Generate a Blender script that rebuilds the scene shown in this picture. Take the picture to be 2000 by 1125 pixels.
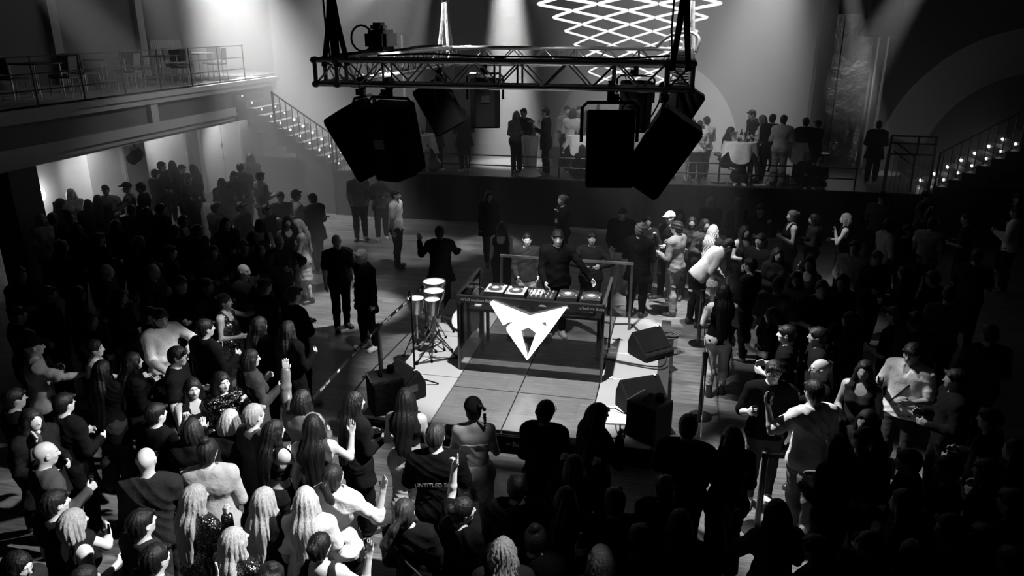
import bpy, bmesh, math, random
import numpy as np
for o in list(bpy.data.objects): bpy.data.objects.remove(o)
SC = bpy.context.scene
C = SC.collection
random.seed(4)
# ---------------------------------------------------------------- camera: on the balcony facing the hall's long axis, turned a little left and down
FPX, PITCH, YAW, EYE = 1492., math.radians(19.2), math.radians(12.2), 5.3
cam = bpy.data.cameras.new('camera'); cam.sensor_width = 36.; cam.lens = FPX / 2000 * 36.; cam.clip_end = 200
co = bpy.data.objects.new('camera', cam); C.objects.link(co)
co.location = (0, 0, EYE); co.rotation_euler = (math.pi / 2 - PITCH, 0, YAW)
SC.camera = co
FW = np.array([-math.sin(YAW) * math.cos(PITCH), math.cos(YAW) * math.cos(PITCH), -math.sin(PITCH)])
RT = np.array([math.cos(YAW), math.sin(YAW), 0.]); UP = np.cross(RT, FW)
def sight(px, py): return FW + RT * (px - 1000) / FPX - UP * (py - 562.5) / FPX
def at_height(px, py, z):
    d = sight(px, py); return np.array([0, 0, EYE]) + d * (z - EYE) / d[2]
def at_depth(px, py, y):
    d = sight(px, py); return np.array([0, 0, EYE]) + d * y / d[1]
def at_side(px, py, x):
    d = sight(px, py); return np.array([0, 0, EYE]) + d * x / d[0]
# ---------------------------------------------------------------- light
SC.view_settings.view_transform = 'Standard'; SC.view_settings.look = 'None'
SC.view_settings.exposure = 0.; SC.view_settings.gamma = 1.; SC.view_settings.use_curve_mapping = False
wd = bpy.data.worlds.new('world'); SC.world = wd; wd.use_nodes = True
wd.node_tree.nodes['Background'].inputs[0].default_value = (1, 1, 1, 1)
wd.node_tree.nodes['Background'].inputs[1].default_value = .0008
SC.cycles.max_bounces = 5; SC.cycles.diffuse_bounces = 2; SC.cycles.glossy_bounces = 2; SC.cycles.transmission_bounces = 4
SC.cycles.transparent_max_bounces = 8; SC.cycles.volume_bounces = 0
SC.cycles.use_denoising = True; SC.cycles.sample_clamp_indirect = 4.

def spot(name, loc, target, watts, angle, blend=.25, size=.08):
    l = bpy.data.lights.new(name, 'SPOT'); l.energy = watts; l.spot_size = math.radians(angle); l.spot_blend = blend; l.shadow_soft_size = size
    o = bpy.data.objects.new(name, l); C.objects.link(o); o.location = loc
    d = np.array(target, float) - np.array(loc, float); o.rotation_euler = (math.atan2(math.hypot(d[0], d[1]), -d[2]), 0, math.atan2(-d[0], d[1])) if True else 0
    return o
def wash(name, loc, target, watts, size):
    l = bpy.data.lights.new(name, 'AREA'); l.energy = watts; l.size = size
    o = bpy.data.objects.new(name, l); C.objects.link(o); o.location = loc
    d = np.array(target, float) - np.array(loc, float); o.rotation_euler = (math.atan2(math.hypot(d[0], d[1]), -d[2]), 0, math.atan2(-d[0], d[1]))
    return o
# narrow spots over the dais that light the floor and the dancers in pools
spot('spot_crowd_left', (1.5, 5.6, 7.0), (-3.7, 5.3, 1.2), 6300, 34, .6)
spot('spot_deck_edge', (-1.5, 9.0, 4.1), (-4.3, 7.2, 1.1), 1500, 50, .6)
spot('spot_crowd_right', (-.9, 9.3, 5.6), (1.5, 8.3, 1.0), 3000, 35, .55)
spot('spot_v_neck', (-.9, 9.8, 6.4), (3.3, 8.3, 1.3), 1500, 12, .7)
spot('spot_deck', (-1.6, 8.9, 8.4), (-1.9, 10.9, .8), 4600, 40, .35)
spot('spot_dancers_right', (-2.6, 12.0, 6.4), (.9, 13.4, .8), 1700, 30, .5)
spot('spot_floor_right', (.9, 13.0, 7.2), (.2, 14.6, 0), 5500, 20, .5)
spot('spot_aisle', (-1.0, 10.4, 6.8), (.95, 10.9, 1.2), 1500, 17, .6)
spot('spot_dj', (-2.5, 7.3, 4.6), (-2.0, 12.0, 1.85), 330, 16, .6)
spot('spot_floor_left', (-4.0, 13.0, 7.4), (-6.1, 13.0, 0), 4500, 19, .5)
spot('spot_floor_behind', (-4., 15.0, 7.5), (-6., 17.2, 0), 1600, 22, .6)
spot('spot_floor_rear', (-4.2, 15.5, 7.5), (-4.5, 18.0, 0), 2000, 14, .6)
spot('spot_left_mid', (-2.0, 9.0, 6.6), (-6.2, 8.3, 1.3), 3000, 18, .8)
spot('truss_glint_left', (-4.1, 11.0, 7.2), (-3.45, 11.4, 5.1), 900, 26, .6)
spot('truss_glint_right', (.3, 11.0, 7.2), (.05, 11.2, 5.0), 700, 22, .6)
spot('spot_near_centre', (.6, 5.2, 6.6), (-1.0, 4.0, 1.5), 1300, 20, .7)
spot('spot_rear_woman', (-4.4, 14.2, 5.6), (-2.4, 16.3, 1.5), 420, 9, .7)
spot('spot_fair_man', (-3.9, 10.4, 6.8), (-4.97, 11.2, 1.75), 380, 7, .7)
spot('spot_bald_head', (-4.6, 10.0, 6.4), (-6.46, 10.15, 1.7), 420, 7, .7)
spot('spot_white_tee', (-4.2, 13.6, 6.4), (-6.05, 15.8, 1.5), 420, 10, .7)
spot('spot_drinkers', (.2, 14.6, 6.2), (2.9, 15.8, 1.4), 900, 17, .7)
spot('spot_shiny_dress', (-5.4, 12.4, 6.4), (-7.1, 13.15, 1.4), 420, 10, .7)
# beams that show in the haze, with washes and added fills among them
spot('beam_stage', (-5.0, 22.4, 9.1), (-4.9, 22.4, 1.3), 52000, 19, 1.)
spot('spot_foil', (5.6, 17.8, 8.8), (4.6, 23.7, 3.4), 7500, 12, .8)  # added lamp, out of view, only to make the metal panel shine
spot('beam_left_wide', (-14.4, 22.9, 9.2), (-12.0, 22.2, .5), 20000, 50, .95)
spot('beam_left_slant', (-13.6, 19.6, 9.2), (-10.2, 19.5, 1.), 11000, 36, .8)
spot('beam_left_near', (-15.4, 14.2, 9.2), (-10.4, 14.2, 3.6), 4500, 13, .8)
spot('wash_balcony_front', (-7., 19.5, 6.5), (-12.6, 16.8, 3.2), 900, 40, .95)  # added wash that lifts the balcony front, stands for no known lamp
spot('beam_balcony', (-15.4, 20.0, 9.0), (-14.6, 21.6, 3.7), 3500, 26, .9)
spot('beam_thin_left', (-6.2, 21.2, 9.2), (-8.2, 22.6, 3.), 9000, 7, .6)
spot('beam_thin_right', (2.9, 21.5, 9.2), (4.9, 22.6, 3.4), 8000, 7, .6)
spot('beam_right_wide', (2.6, 22.8, 9.0), (1.6, 23.4, 1.3), 7000, 40, 1.)
spot('wash_rear_wall', (2., 19.5, 9.0), (1.0, 25.5, 3.2), 2500, 60, .95)
spot('wash_stage', (-2., 15.8, 8.5), (-.5, 22.5, 1.6), 2600, 50, .9)
spot('wash_left_stairs', (-6., 18.8, 9.), (-11., 22., 2.), 4000, 50, .9)
spot('fill_under_balcony', (-13.9, 18.9, 2.5), (-15., 21.2, 1.4), 260, 100, .9)  # added fill for the nearer pale door, no fixture hangs there
spot('lamp_door', (-13.7, 22.6, 2.45), (-15., 23.2, 1.2), 240, 100, .9)  # added to bring out the door by the stairs, not a lamp of the hall
spot('fill_alcove', (-13.8, 15.6, 2.5), (-14.7, 17., 1.5), 330, 70, .9)  # added besides the wall lamp, brightens the alcove's return wall
def nrm(v): v = np.array(v, float); return v / (np.linalg.norm(v) + 1e-9)
def rotz(a): c, s = math.cos(a), math.sin(a); return np.array([[c, -s, 0], [s, c, 0], [0, 0, 1.]])
def rotx(a): c, s = math.cos(a), math.sin(a); return np.array([[1, 0, 0], [0, c, -s], [0, s, c]])
def roty(a): c, s = math.cos(a), math.sin(a); return np.array([[c, 0, s], [0, 1, 0], [-s, 0, c]])
# ---------------------------------------------------------------- materials (the photograph is black and white, so every surface is a grey)
_M = {}
def grey(kind, v):
    v = round(float(v), 3)
    if kind == 'cloth' and v < .16: v *= .3 if v < .045 else .36
    if kind == 'hair': v *= .24 if v < .12 else .7
    if (kind, v) in _M: return _M[kind, v]
    m = bpy.data.materials.new('%s_%s' % (kind, v)); m.use_nodes = True; _M[kind, v] = m
    nt = m.node_tree; N = nt.nodes; L = nt.links; b = N['Principled BSDF']
    b.inputs['Base Color'].default_value = (v, v, v, 1)
    b.inputs['Roughness'].default_value = {'skin': .5, 'cloth': .9, 'hair': .48, 'leather': .45, 'metal': .28, 'alloy': .42, 'gloss': .18, 'paint': .65, 'eye': .2, 'pupil': .2, 'satin': .35, 'foil': .24, 'sequin': .25, 'rubber': .6}.get(kind, .6)
    def tex(t, **k):
        n = N.new(t)
        for a, c in k.items():
            if a in n.inputs: n.inputs[a].default_value = c
            else: setattr(n, a, c)
        return n
    if kind in ('metal', 'foil', 'alloy'): b.inputs['Metallic'].default_value = 1.
    if kind in ('cloth', 'satin', 'paint', 'hair', 'foil', 'skin'):
        tc = N.new('ShaderNodeTexCoord')
        if kind == 'hair':
            mp = N.new('ShaderNodeMapping'); mp.inputs['Scale'].default_value = (1, 1, .08); L.new(tc.outputs['Object'], mp.inputs[0])
            n = tex('ShaderNodeTexNoise', Scale=140., Detail=3.); L.new(mp.outputs[0], n.inputs['Vector'])
            r = N.new('ShaderNodeMapRange'); r.inputs['To Min'].default_value = .3 * v; r.inputs['To Max'].default_value = 1.6 * v
            L.new(n.outputs['Fac'], r.inputs['Value']); L.new(r.outputs[0], b.inputs['Base Color'])
            bp = N.new('ShaderNodeBump'); bp.inputs['Strength'].default_value = .8; bp.inputs['Distance'].default_value = .006
            L.new(n.outputs['Fac'], bp.inputs['Height']); L.new(bp.outputs[0], b.inputs['Normal'])
        else:
            n = tex('ShaderNodeTexNoise', Scale={'cloth': 9., 'satin': 9., 'paint': 2.5, 'foil': 2.2, 'skin': 30.}[kind], Detail=4.); L.new(tc.outputs['Object'], n.inputs['Vector'])
            r = N.new('ShaderNodeMapRange'); w = {'cloth': .18, 'satin': .15, 'paint': .12, 'foil': .0, 'skin': .06}[kind]
            r.inputs['To Min'].default_value = v * (1 - w); r.inputs['To Max'].default_value = v * (1 + w)
            L.new(n.outputs['Fac'], r.inputs['Value']); L.new(r.outputs[0], b.inputs['Base Color'])
            bp = N.new('ShaderNodeBump'); bp.inputs['Strength'].default_value = .6 if kind == 'cloth' else .35; bp.inputs['Distance'].default_value = {'cloth': .03, 'satin': .02, 'paint': .004, 'foil': .24, 'skin': .001}[kind]
            L.new(n.outputs['Fac'], bp.inputs['Height']); L.new(bp.outputs[0], b.inputs['Normal'])
    if kind == 'hair': b.inputs['Specular IOR Level'].default_value = .25
    if kind == 'rubber': b.inputs['Specular IOR Level'].default_value = .03
    if kind == 'cloth':
        b.inputs['Specular IOR Level'].default_value = .05
    if kind == 'sequin':
        tc = N.new('ShaderNodeTexCoord'); n = tex('ShaderNodeTexVoronoi', Scale=130.); L.new(tc.outputs['Object'], n.inputs['Vector'])
        gm = N.new('ShaderNodeNewGeometry'); mx = N.new('ShaderNodeVectorMath'); mx.operation = 'MULTIPLY_ADD'
        sb = N.new('ShaderNodeVectorMath'); sb.operation = 'SUBTRACT'; sb.inputs[1].default_value = (.5, .5, .5); L.new(n.outputs['Color'], sb.inputs[0])
        mx.inputs[1].default_value = (.9, .9, .9); L.new(sb.outputs[0], mx.inputs[0]); L.new(gm.outputs['Normal'], mx.inputs[2]); L.new(mx.outputs[0], b.inputs['Normal'])
        b.inputs['Metallic'].default_value = 1.
    return m
def glow(v, name='glow'):
    m = bpy.data.materials.new(name); m.use_nodes = True; b = m.node_tree.nodes['Principled BSDF']
    b.inputs['Base Color'].default_value = (.8, .8, .8, 1); b.inputs['Emission Color'].default_value = (1, 1, 1, 1); b.inputs['Emission Strength'].default_value = v
    return m
def glassy(name, tint=1., rough=.02, fac=.12):
    """clear sheet or drinking glass: mostly see-through, with a reflection that grows at glancing angles"""
    m = bpy.data.materials.new(name); m.use_nodes = True; nt = m.node_tree; N = nt.nodes; L = nt.links; N.remove(N['Principled BSDF'])
    t = N.new('ShaderNodeBsdfTransparent'); t.inputs[0].default_value = (tint, tint, tint, 1); g = N.new('ShaderNodeBsdfGlossy'); g.inputs['Roughness'].default_value = rough
    fr = N.new('ShaderNodeFresnel'); fr.inputs['IOR'].default_value = 1.45; mx = N.new('ShaderNodeMixShader')
    L.new(fr.outputs[0], mx.inputs[0]); L.new(t.outputs[0], mx.inputs[1]); L.new(g.outputs[0], mx.inputs[2]); L.new(mx.outputs[0], N['Material Output'].inputs[0])
    return m

# ---------------------------------------------------------------- plain mesh builder
class MB:
    def __init__(s): s.b = bmesh.new()
    def box(s, c, d, R=None):
        c = np.array(c, float); d = np.array(d, float) / 2; vs = []
        for x in (-1, 1):
            for y in (-1, 1):
                for z in (-1, 1):
                    p = np.array([x, y, z]) * d
                    if R is not None: p = np.array(R) @ p
                    vs.append(s.b.verts.new(c + p))
        for f in ((0, 1, 3, 2), (4, 6, 7, 5), (0, 4, 5, 1), (2, 3, 7, 6), (0, 2, 6, 4), (1, 5, 7, 3)): s.b.faces.new([vs[i] for i in f])
        return s
    def span(s, lo, hi): return s.box((np.array(lo, float) + hi) / 2, np.abs(np.array(hi, float) - lo))
    def tube(s, pts, r, n=8, cap=True):
        pts = [np.array(p, float) for p in pts]; rings = []; rs = r if hasattr(r, '__len__') else [r] * len(pts)
        prev = None
        for i, p in enumerate(pts):
            d = pts[min(i + 1, len(pts) - 1)] - pts[max(i - 1, 0)]; d = d / (np.linalg.norm(d) + 1e-9)
            if prev is None: e = np.cross(d, [0, 0, 1.] if abs(d[2]) < .9 else [1., 0, 0])
            else: e = prev - d * (prev @ d)
            e = e / (np.linalg.norm(e) + 1e-9); prev = e; f = np.cross(d, e)
            rings.append([s.b.verts.new(p + rs[i] * (math.cos(a) * e + math.sin(a) * f)) for a in np.linspace(0, 2 * math.pi, n, endpoint=False)])
        for A, B in zip(rings, rings[1:]):
            for i in range(n): s.b.faces.new((A[i], A[(i + 1) % n], B[(i + 1) % n], B[i]))
        if cap: s.b.faces.new(rings[0][::-1]); s.b.faces.new(rings[-1])
        return s
    def lathe(s, prof, n=24, c=(0, 0, 0), R=None, cap=True):
        rings = []; c = np.array(c, float)
        for r, z in prof:
            ring = []
            for a in np.linspace(0, 2 * math.pi, n, endpoint=False):
                p = np.array([r * math.cos(a), r * math.sin(a), z])
                if R is not None: p = np.array(R) @ p
                ring.append(s.b.verts.new(c + p))
            rings.append(ring)
        for A, B in zip(rings, rings[1:]):
            for i in range(n): s.b.faces.new((A[i], A[(i + 1) % n], B[(i + 1) % n], B[i]))
        if cap: s.b.faces.new(rings[0][::-1]); s.b.faces.new(rings[-1])
        return s
    def prism(s, poly, a, b):
        """poly: list of 3-D points; swept from offset a to offset b"""
        A = [s.b.verts.new(np.array(p, float) + a) for p in poly]; B = [s.b.verts.new(np.array(p, float) + b) for p in poly]; n = len(poly)
        s.b.faces.new(A[::-1]); s.b.faces.new(B)
        for i in range(n): s.b.faces.new((A[i], A[(i + 1) % n], B[(i + 1) % n], B[i]))
        return s
    def grid(s, f, nu, nv):
        vs = [[s.b.verts.new(f(u / nu, v / nv)) for v in range(nv + 1)] for u in range(nu + 1)]
        for i in range(nu):
            for j in range(nv): s.b.faces.new((vs[i][j], vs[i + 1][j], vs[i + 1][j + 1], vs[i][j + 1]))
        return s
    def build(s, name, mat, parent=None, bevel=0., smooth=True, **tags):
        bmesh.ops.recalc_face_normals(s.b, faces=s.b.faces)
        if bevel: bmesh.ops.bevel(s.b, geom=s.b.edges[:], offset=bevel, segments=2, affect='EDGES', clamp_overlap=True)
        me = bpy.data.meshes.new(name); s.b.to_mesh(me); s.b.free(); me.materials.append(mat)
        o = bpy.data.objects.new(name, me); C.objects.link(o)
        if smooth and len(me.polygons): me.set_sharp_from_angle(angle=.6); 
        if smooth: me.polygons.foreach_set('use_smooth', np.ones(len(me.polygons), bool))
        if parent is not None: o.parent = parent
        for k, v in tags.items(): o[k] = v
        return o
def rest(o, where=None):
    """give a one-mesh thing its own origin at the foot of its shape"""
    me = o.data; n = len(me.vertices); v = np.empty(n * 3, np.float32); me.vertices.foreach_get('co', v); v = v.reshape(-1, 3)
    p = np.array([(v[:, 0].min() + v[:, 0].max()) / 2, (v[:, 1].min() + v[:, 1].max()) / 2, v[:, 2].min()])
    v -= p; me.vertices.foreach_set('co', v.ravel()); me.update(); o.location = p
    return o
def thing(name, label, cat, loc, rot=0., group=None):
    o = bpy.data.objects.new(name, None); C.objects.link(o); o.location = tuple(loc); o.rotation_euler = (0, 0, rot); o.empty_display_size = .1
    o['label'] = label; o['category'] = cat; o['kind'] = 'thing'
    if group: o['group'] = group
    return o
def tag(o, label, cat, group=None, kind='thing'):
    o['label'] = label; o['category'] = cat; o['kind'] = kind
    if group: o['group'] = group
    return o
def struct(o, label=None, cat=None):
    o['kind'] = 'structure'
    if label: o['label'] = label
    if cat: o['category'] = cat
    return o
def copy_tree(o, loc=None, rz=None, label=None, parent=None):
    c = o.copy(); C.objects.link(c)
    if parent is not None: c.parent = parent
    for ch in [x for x in KIDS.get(o.name, o.children)]: copy_tree(ch, parent=c)
    if loc is not None: c.location = tuple(loc)
    if rz is not None: c.rotation_euler = (0, 0, rz)
    if label: c['label'] = label
    return c
KIDS = {}
# ---------------------------------------------------------------- mesh engine
def mesh_from(V, Q, name, mats=(), mi=None, smooth=True):
    me = bpy.data.meshes.new(name)
    V = np.asarray(V, np.float32); Q = np.asarray(Q, np.int32)
    n = Q.shape[1]
    me.vertices.add(len(V)); me.vertices.foreach_set('co', V.ravel())
    me.loops.add(Q.size); me.loops.foreach_set('vertex_index', Q.ravel())
    me.polygons.add(len(Q))
    me.polygons.foreach_set('loop_start', np.arange(0, Q.size, n, dtype=np.int32))
    for m in mats: me.materials.append(m)
    if mi is not None: me.polygons.foreach_set('material_index', np.asarray(mi, np.int32))
    me.update(calc_edges=True); me.validate()
    if smooth: me.polygons.foreach_set('use_smooth', np.ones(len(me.polygons), bool))
    return me

class Field:
    """Signed distances on a rectilinear grid; solids are blended in and a surface is drawn round them."""
    def __init__(s, lo, hi, res, fine=()):
        s.ax = []
        for k in range(3):
            if k == 2 and fine:
                z = [lo[2]]
                while z[-1] < hi[2]:
                    st = res * 1.5
                    for a, b in fine:
                        if a <= z[-1] + st and z[-1] < b: st = res * .8
                    z.append(z[-1] + st)
                s.ax.append(np.array(z, np.float32))
            else:
                s.ax.append(np.arange(lo[k], hi[k] + res, res, dtype=np.float32))
        s.F = np.full([len(a) for a in s.ax], 1., np.float32)
        s.res = res
    def box(s, lo, hi):
        r = []
        for k in range(3):
            a, b = np.searchsorted(s.ax[k], [lo[k], hi[k]])
            r.append(slice(max(a - 1, 0), min(b + 1, len(s.ax[k]))))
        return tuple(r)
    def xyz(s, sl):
        return s.ax[0][sl[0]][:, None, None], s.ax[1][sl[1]][None, :, None], s.ax[2][sl[2]][None, None, :]
    def mix(s, sl, D, k, op='+'):
        A = s.F[sl]
        if op == '-': A = -A
        if op == '&': A = -A; D = -D
        if k > 0:
            h = np.clip(.5 + .5 * (A - D) / k, 0, 1)
            R = A + (D - A) * h - k * h * (1 - h)
        else: R = np.minimum(A, D)
        s.F[sl] = R if op == '+' else -R
    def cap(s, a, b, ra, rb=None, k=.02, sc=(1, 1, 1), op='+', pad=None):
        rb = ra if rb is None else rb
        a = np.array(a, float); b = np.array(b, float); sc = np.array(sc, float)
        m = max(ra, rb) * sc + (k + .03 if pad is None else pad)
        sl = s.box(np.minimum(a, b) - m, np.maximum(a, b) + m)
        if any(q.stop - q.start < 1 for q in sl): return
        X, Y, Z = s.xyz(sl)
        a = a / sc; b = b / sc; d = b - a; L = max(float(d @ d), 1e-9)
        x = X / sc[0] - a[0]; y = Y / sc[1] - a[1]; z = Z / sc[2] - a[2]
        h = np.clip((x * d[0] + y * d[1] + z * d[2]) / L, 0, 1)
        D = np.sqrt((x - h * d[0]) ** 2 + (y - h * d[1]) ** 2 + (z - h * d[2]) ** 2) - (ra + (rb - ra) * h)
        s.mix(sl, (D * sc.min()).astype(np.float32), k, op)
    def ell(s, c, r, R=None, k=.02, op='+'):
        c = np.array(c, float); r = np.array(r, float)
        m = r.max() + k + .03
        sl = s.box(c - m, c + m)
        if any(q.stop - q.start < 1 for q in sl): return
        X, Y, Z = s.xyz(sl)
        x = X - c[0]; y = Y - c[1]; z = Z - c[2]
        if R is not None:
            x, y, z = (R[0][i] * x + R[1][i] * y + R[2][i] * z for i in range(3))
        q0 = np.sqrt((x / r[0]) ** 2 + (y / r[1]) ** 2 + (z / r[2]) ** 2)
        q1 = np.sqrt((x / r[0] ** 2) ** 2 + (y / r[1] ** 2) ** 2 + (z / r[2] ** 2) ** 2) + 1e-6
        s.mix(sl, (q0 * (q0 - 1) / q1).astype(np.float32), k, op)
    def plane(s, c, n, k=.0):
        """keep what lies on the side n points away from"""
        X, Y, Z = s.xyz((slice(None),) * 3)
        D = (X - c[0]) * n[0] + (Y - c[1]) * n[1] + (Z - c[2]) * n[2]
        s.F = np.maximum(s.F, D.astype(np.float32))
    def mesh(s, warp=None):
        F = s.F
        if warp is not None:
            X, Y, Z = s.xyz((slice(None),) * 3); F = F + warp(X, Y, Z)
        F[0] = 1; F[-1] = 1; F[:, 0] = 1; F[:, -1] = 1; F[:, :, 0] = 1; F[:, :, -1] = 1
        S = F < 0
        n = np.zeros([d - 1 for d in F.shape], np.uint8)
        for i in (0, 1):
            for j in (0, 1):
                for k in (0, 1):
                    n += S[i:F.shape[0] - 1 + i, j:F.shape[1] - 1 + j, k:F.shape[2] - 1 + k]
        I, J, K = np.nonzero((n > 0) & (n < 8))
        idx = np.full(n.shape, -1, np.int32); idx[I, J, K] = np.arange(len(I))
        c = {}
        for i in (0, 1):
            for j in (0, 1):
                for k in (0, 1): c[i, j, k] = F[I + i, J + j, K + k]
        P = np.zeros((len(I), 3), np.float32); W = np.zeros(len(I), np.float32)
        for ax in range(3):
            for u in (0, 1):
                for v in (0, 1):
                    a = [u, v]; a.insert(ax, 0); b = [u, v]; b.insert(ax, 1)
                    fa, fb = c[tuple(a)], c[tuple(b)]
                    m = (fa < 0) != (fb < 0)
                    t = fa / np.where(m, fa - fb, 1)
                    for q in range(3): P[:, q] += m * (t if q == ax else a[q])
                    W += m
        P /= W[:, None]
        V = np.empty_like(P)
        for q, A, N in ((0, s.ax[0], I), (1, s.ax[1], J), (2, s.ax[2], K)):
            V[:, q] = A[N] + (A[N + 1] - A[N]) * P[:, q]
        Q = []
        for ax in range(3):
            sh = [slice(1, -1)] * 3; sh[ax] = slice(0, -1); s2 = [slice(1, -1)] * 3; s2[ax] = slice(1, None)
            A, B = S[tuple(sh)], S[tuple(s2)]
            i = np.stack(np.nonzero(A != B), 1)
            fl = A[i[:, 0], i[:, 1], i[:, 2]]
            o = [1, 1, 1]; o[ax] = 0; i = i + np.array(o)
            u, v = [(1, 2), (2, 0), (0, 1)][ax]
            def at(du, dv):
                w = i.copy(); w[:, u] -= du; w[:, v] -= dv
                return idx[w[:, 0], w[:, 1], w[:, 2]]
            q = np.stack([at(1, 1), at(0, 1), at(0, 0), at(1, 0)], 1)
            q[~fl] = q[~fl][:, ::-1]
            Q.append(q)
        return V, np.concatenate(Q)
# ---------------------------------------------------------------- the hall
CX = -1.7                       # the hall is symmetrical about this line
def wood(name, base, dark, board=.11, length=1.3, rough=.32, along_x=True, grain=(.55, 1.25)):
    m = bpy.data.materials.new(name); m.use_nodes = True; nt = m.node_tree; N = nt.nodes; L = nt.links; b = N['Principled BSDF']
    tc = N.new('ShaderNodeTexCoord'); mp = N.new('ShaderNodeMapping'); L.new(tc.outputs['Object'], mp.inputs[0])
    if not along_x: mp.inputs['Rotation'].default_value = (0, 0, math.pi / 2)
    br = N.new('ShaderNodeTexBrick'); br.inputs['Scale'].default_value = 1.; br.inputs['Brick Width'].default_value = length; br.inputs['Row Height'].default_value = board
    br.inputs['Mortar Size'].default_value = .0025; br.inputs['Color1'].default_value = (base,) * 3 + (1,); br.inputs['Color2'].default_value = (dark,) * 3 + (1,); br.inputs['Mortar'].default_value = (dark * .3,) * 3 + (1,); br.inputs['Bias'].default_value = -.2
    L.new(mp.outputs[0], br.inputs['Vector'])
    m2 = N.new('ShaderNodeMapping'); m2.inputs['Scale'].default_value = (1.5, 14, 1) if along_x else (14, 1.5, 1); L.new(tc.outputs['Object'], m2.inputs[0])
    n = N.new('ShaderNodeTexNoise'); n.inputs['Scale'].default_value = 2.; n.inputs['Detail'].default_value = 6.; L.new(m2.outputs[0], n.inputs['Vector'])
    r = N.new('ShaderNodeMapRange'); r.inputs['From Min'].default_value = .3; r.inputs['From Max'].default_value = .7; r.inputs['To Min'].default_value = grain[0]; r.inputs['To Max'].default_value = grain[1]; L.new(n.outputs['Fac'], r.inputs['Value'])
    v = N.new('ShaderNodeVectorMath'); v.operation = 'SCALE'; L.new(br.outputs['Color'], v.inputs[0]); L.new(r.outputs[0], v.inputs['Scale']); L.new(v.outputs[0], b.inputs['Base Color'])
    r2 = N.new('ShaderNodeMapRange'); r2.inputs['To Min'].default_value = rough - .08; r2.inputs['To Max'].default_value = rough + .2; L.new(n.outputs['Fac'], r2.inputs['Value']); L.new(r2.outputs[0], b.inputs['Roughness'])
    bp = N.new('ShaderNodeBump'); bp.inputs['Strength'].default_value = .25; bp.inputs['Distance'].default_value = .004; L.new(br.outputs['Fac'], bp.inputs['Height']); bp.invert = True; L.new(bp.outputs[0], b.inputs['Normal'])
    return m
M_floor = wood('floorboards', .19, .10, .125, 1.6)
M_deck = wood('laminate_deck', .19, .165, .5, 2.2, .20, True, (.85, 1.1))
M_ply = grey('paint', .42)
M_wall = grey('paint', .27); M_dkwall = grey('paint', .10); M_black = grey('paint', .022); M_drape = grey('cloth', .018)
def slab(name, lo, hi, mat, bevel=0., parent=None):
    return struct(MB().span(lo, hi).build(name, mat, parent, bevel=bevel, smooth=False))
slab('floor', (-17, -3, -.2), (13.2, 26.1, 0), M_floor)
slab('ceiling', (-17.2, -3.2, 9.4), (13.4, 26.3, 9.6), M_black)
slab('wall_back', (-17.2, 25.8, 0), (13.4, 26.1, 9.4), M_wall)
slab('wall_front', (-17.2, -3.2, 0), (13.4, -3.0, 9.4), M_black)
# left side: doors and an alcove under the balcony, a wall behind it above
slab('wall_left', (-17.2, -3, 0), (-17., 25.8, 9.4), M_dkwall)
slab('wall_left_upper', (-17., -3, 3.7), (-16.5, 25.8, 9.4), grey('paint', .07))
slab('wall_left_lower', (-15.2, 17.7, 0), (-15., 25.8, 3.3), grey('paint', .12))
slab('wall_left_alcove', (-15.2, 12.2, 0), (-15., 16.55, 3.3), M_wall)
slab('wall_left_alcove_return', (-15.2, 16.55, 0), (-14.55, 17.72, 3.3), M_wall)
slab('column_left_front', (-13.3, 12.35, 0), (-12.72, 13.1, 3.3), grey('paint', .05), .02)
slab('column_left_rear', (-15.0, 17.72, 0), (-14.4, 18.6, 3.3), grey('paint', .12), .02)
def double_door(name, y0, y1, x=-14.96, z1=2.32, v=.42):
    e = bpy.data.objects.new(name, None); C.objects.link(e); e.location = (x, (y0 + y1) / 2, 0); e['kind'] = 'structure'; e['category'] = 'door'
    e['label'] = 'pale double door under the balcony, ' + {'door_1': 'nearer of the two beside the alcove', 'door_2': 'at the foot of the balcony stairs'}[name]
    w = (y1 - y0) / 2
    for q in (0, 1):
        a = -w + q * w + .01; o = MB().span((-.03, a, .01), (.04, a + w - .02, z1)).build('door_leaf', grey('paint', v), e, bevel=.006)
        h = MB(); yy = a + (w - .08 if q == 0 else .06); h.tube([(.04, yy, 1.0), (.09, yy, 1.0), (.09, yy + (.11 if q else -.11), 1.0)], .012, 6); h.build('handle', grey('metal', .4), o)
    fr = MB(); fr.span((-.05, -w - .09, 0), (.06, -w, z1 + .1)); fr.span((-.05, w, 0), (.06, w + .09, z1 + .1)); fr.span((-.05, -w - .09, z1), (.06, w + .09, z1 + .1)); fr.build('door_frame', grey('paint', .3), e)
double_door('door_1', 19.2, 21.1); double_door('door_2', 22.0, 24.2)
s = MB(); s.span((-14.95, 23.0, 1.35), (-14.9, 23.1, 1.47)); tag(rest(s.build('wall_switch', grey('paint', .1))), 'small dark switch plate on the pale double door by the stairs', 'switch')
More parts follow.
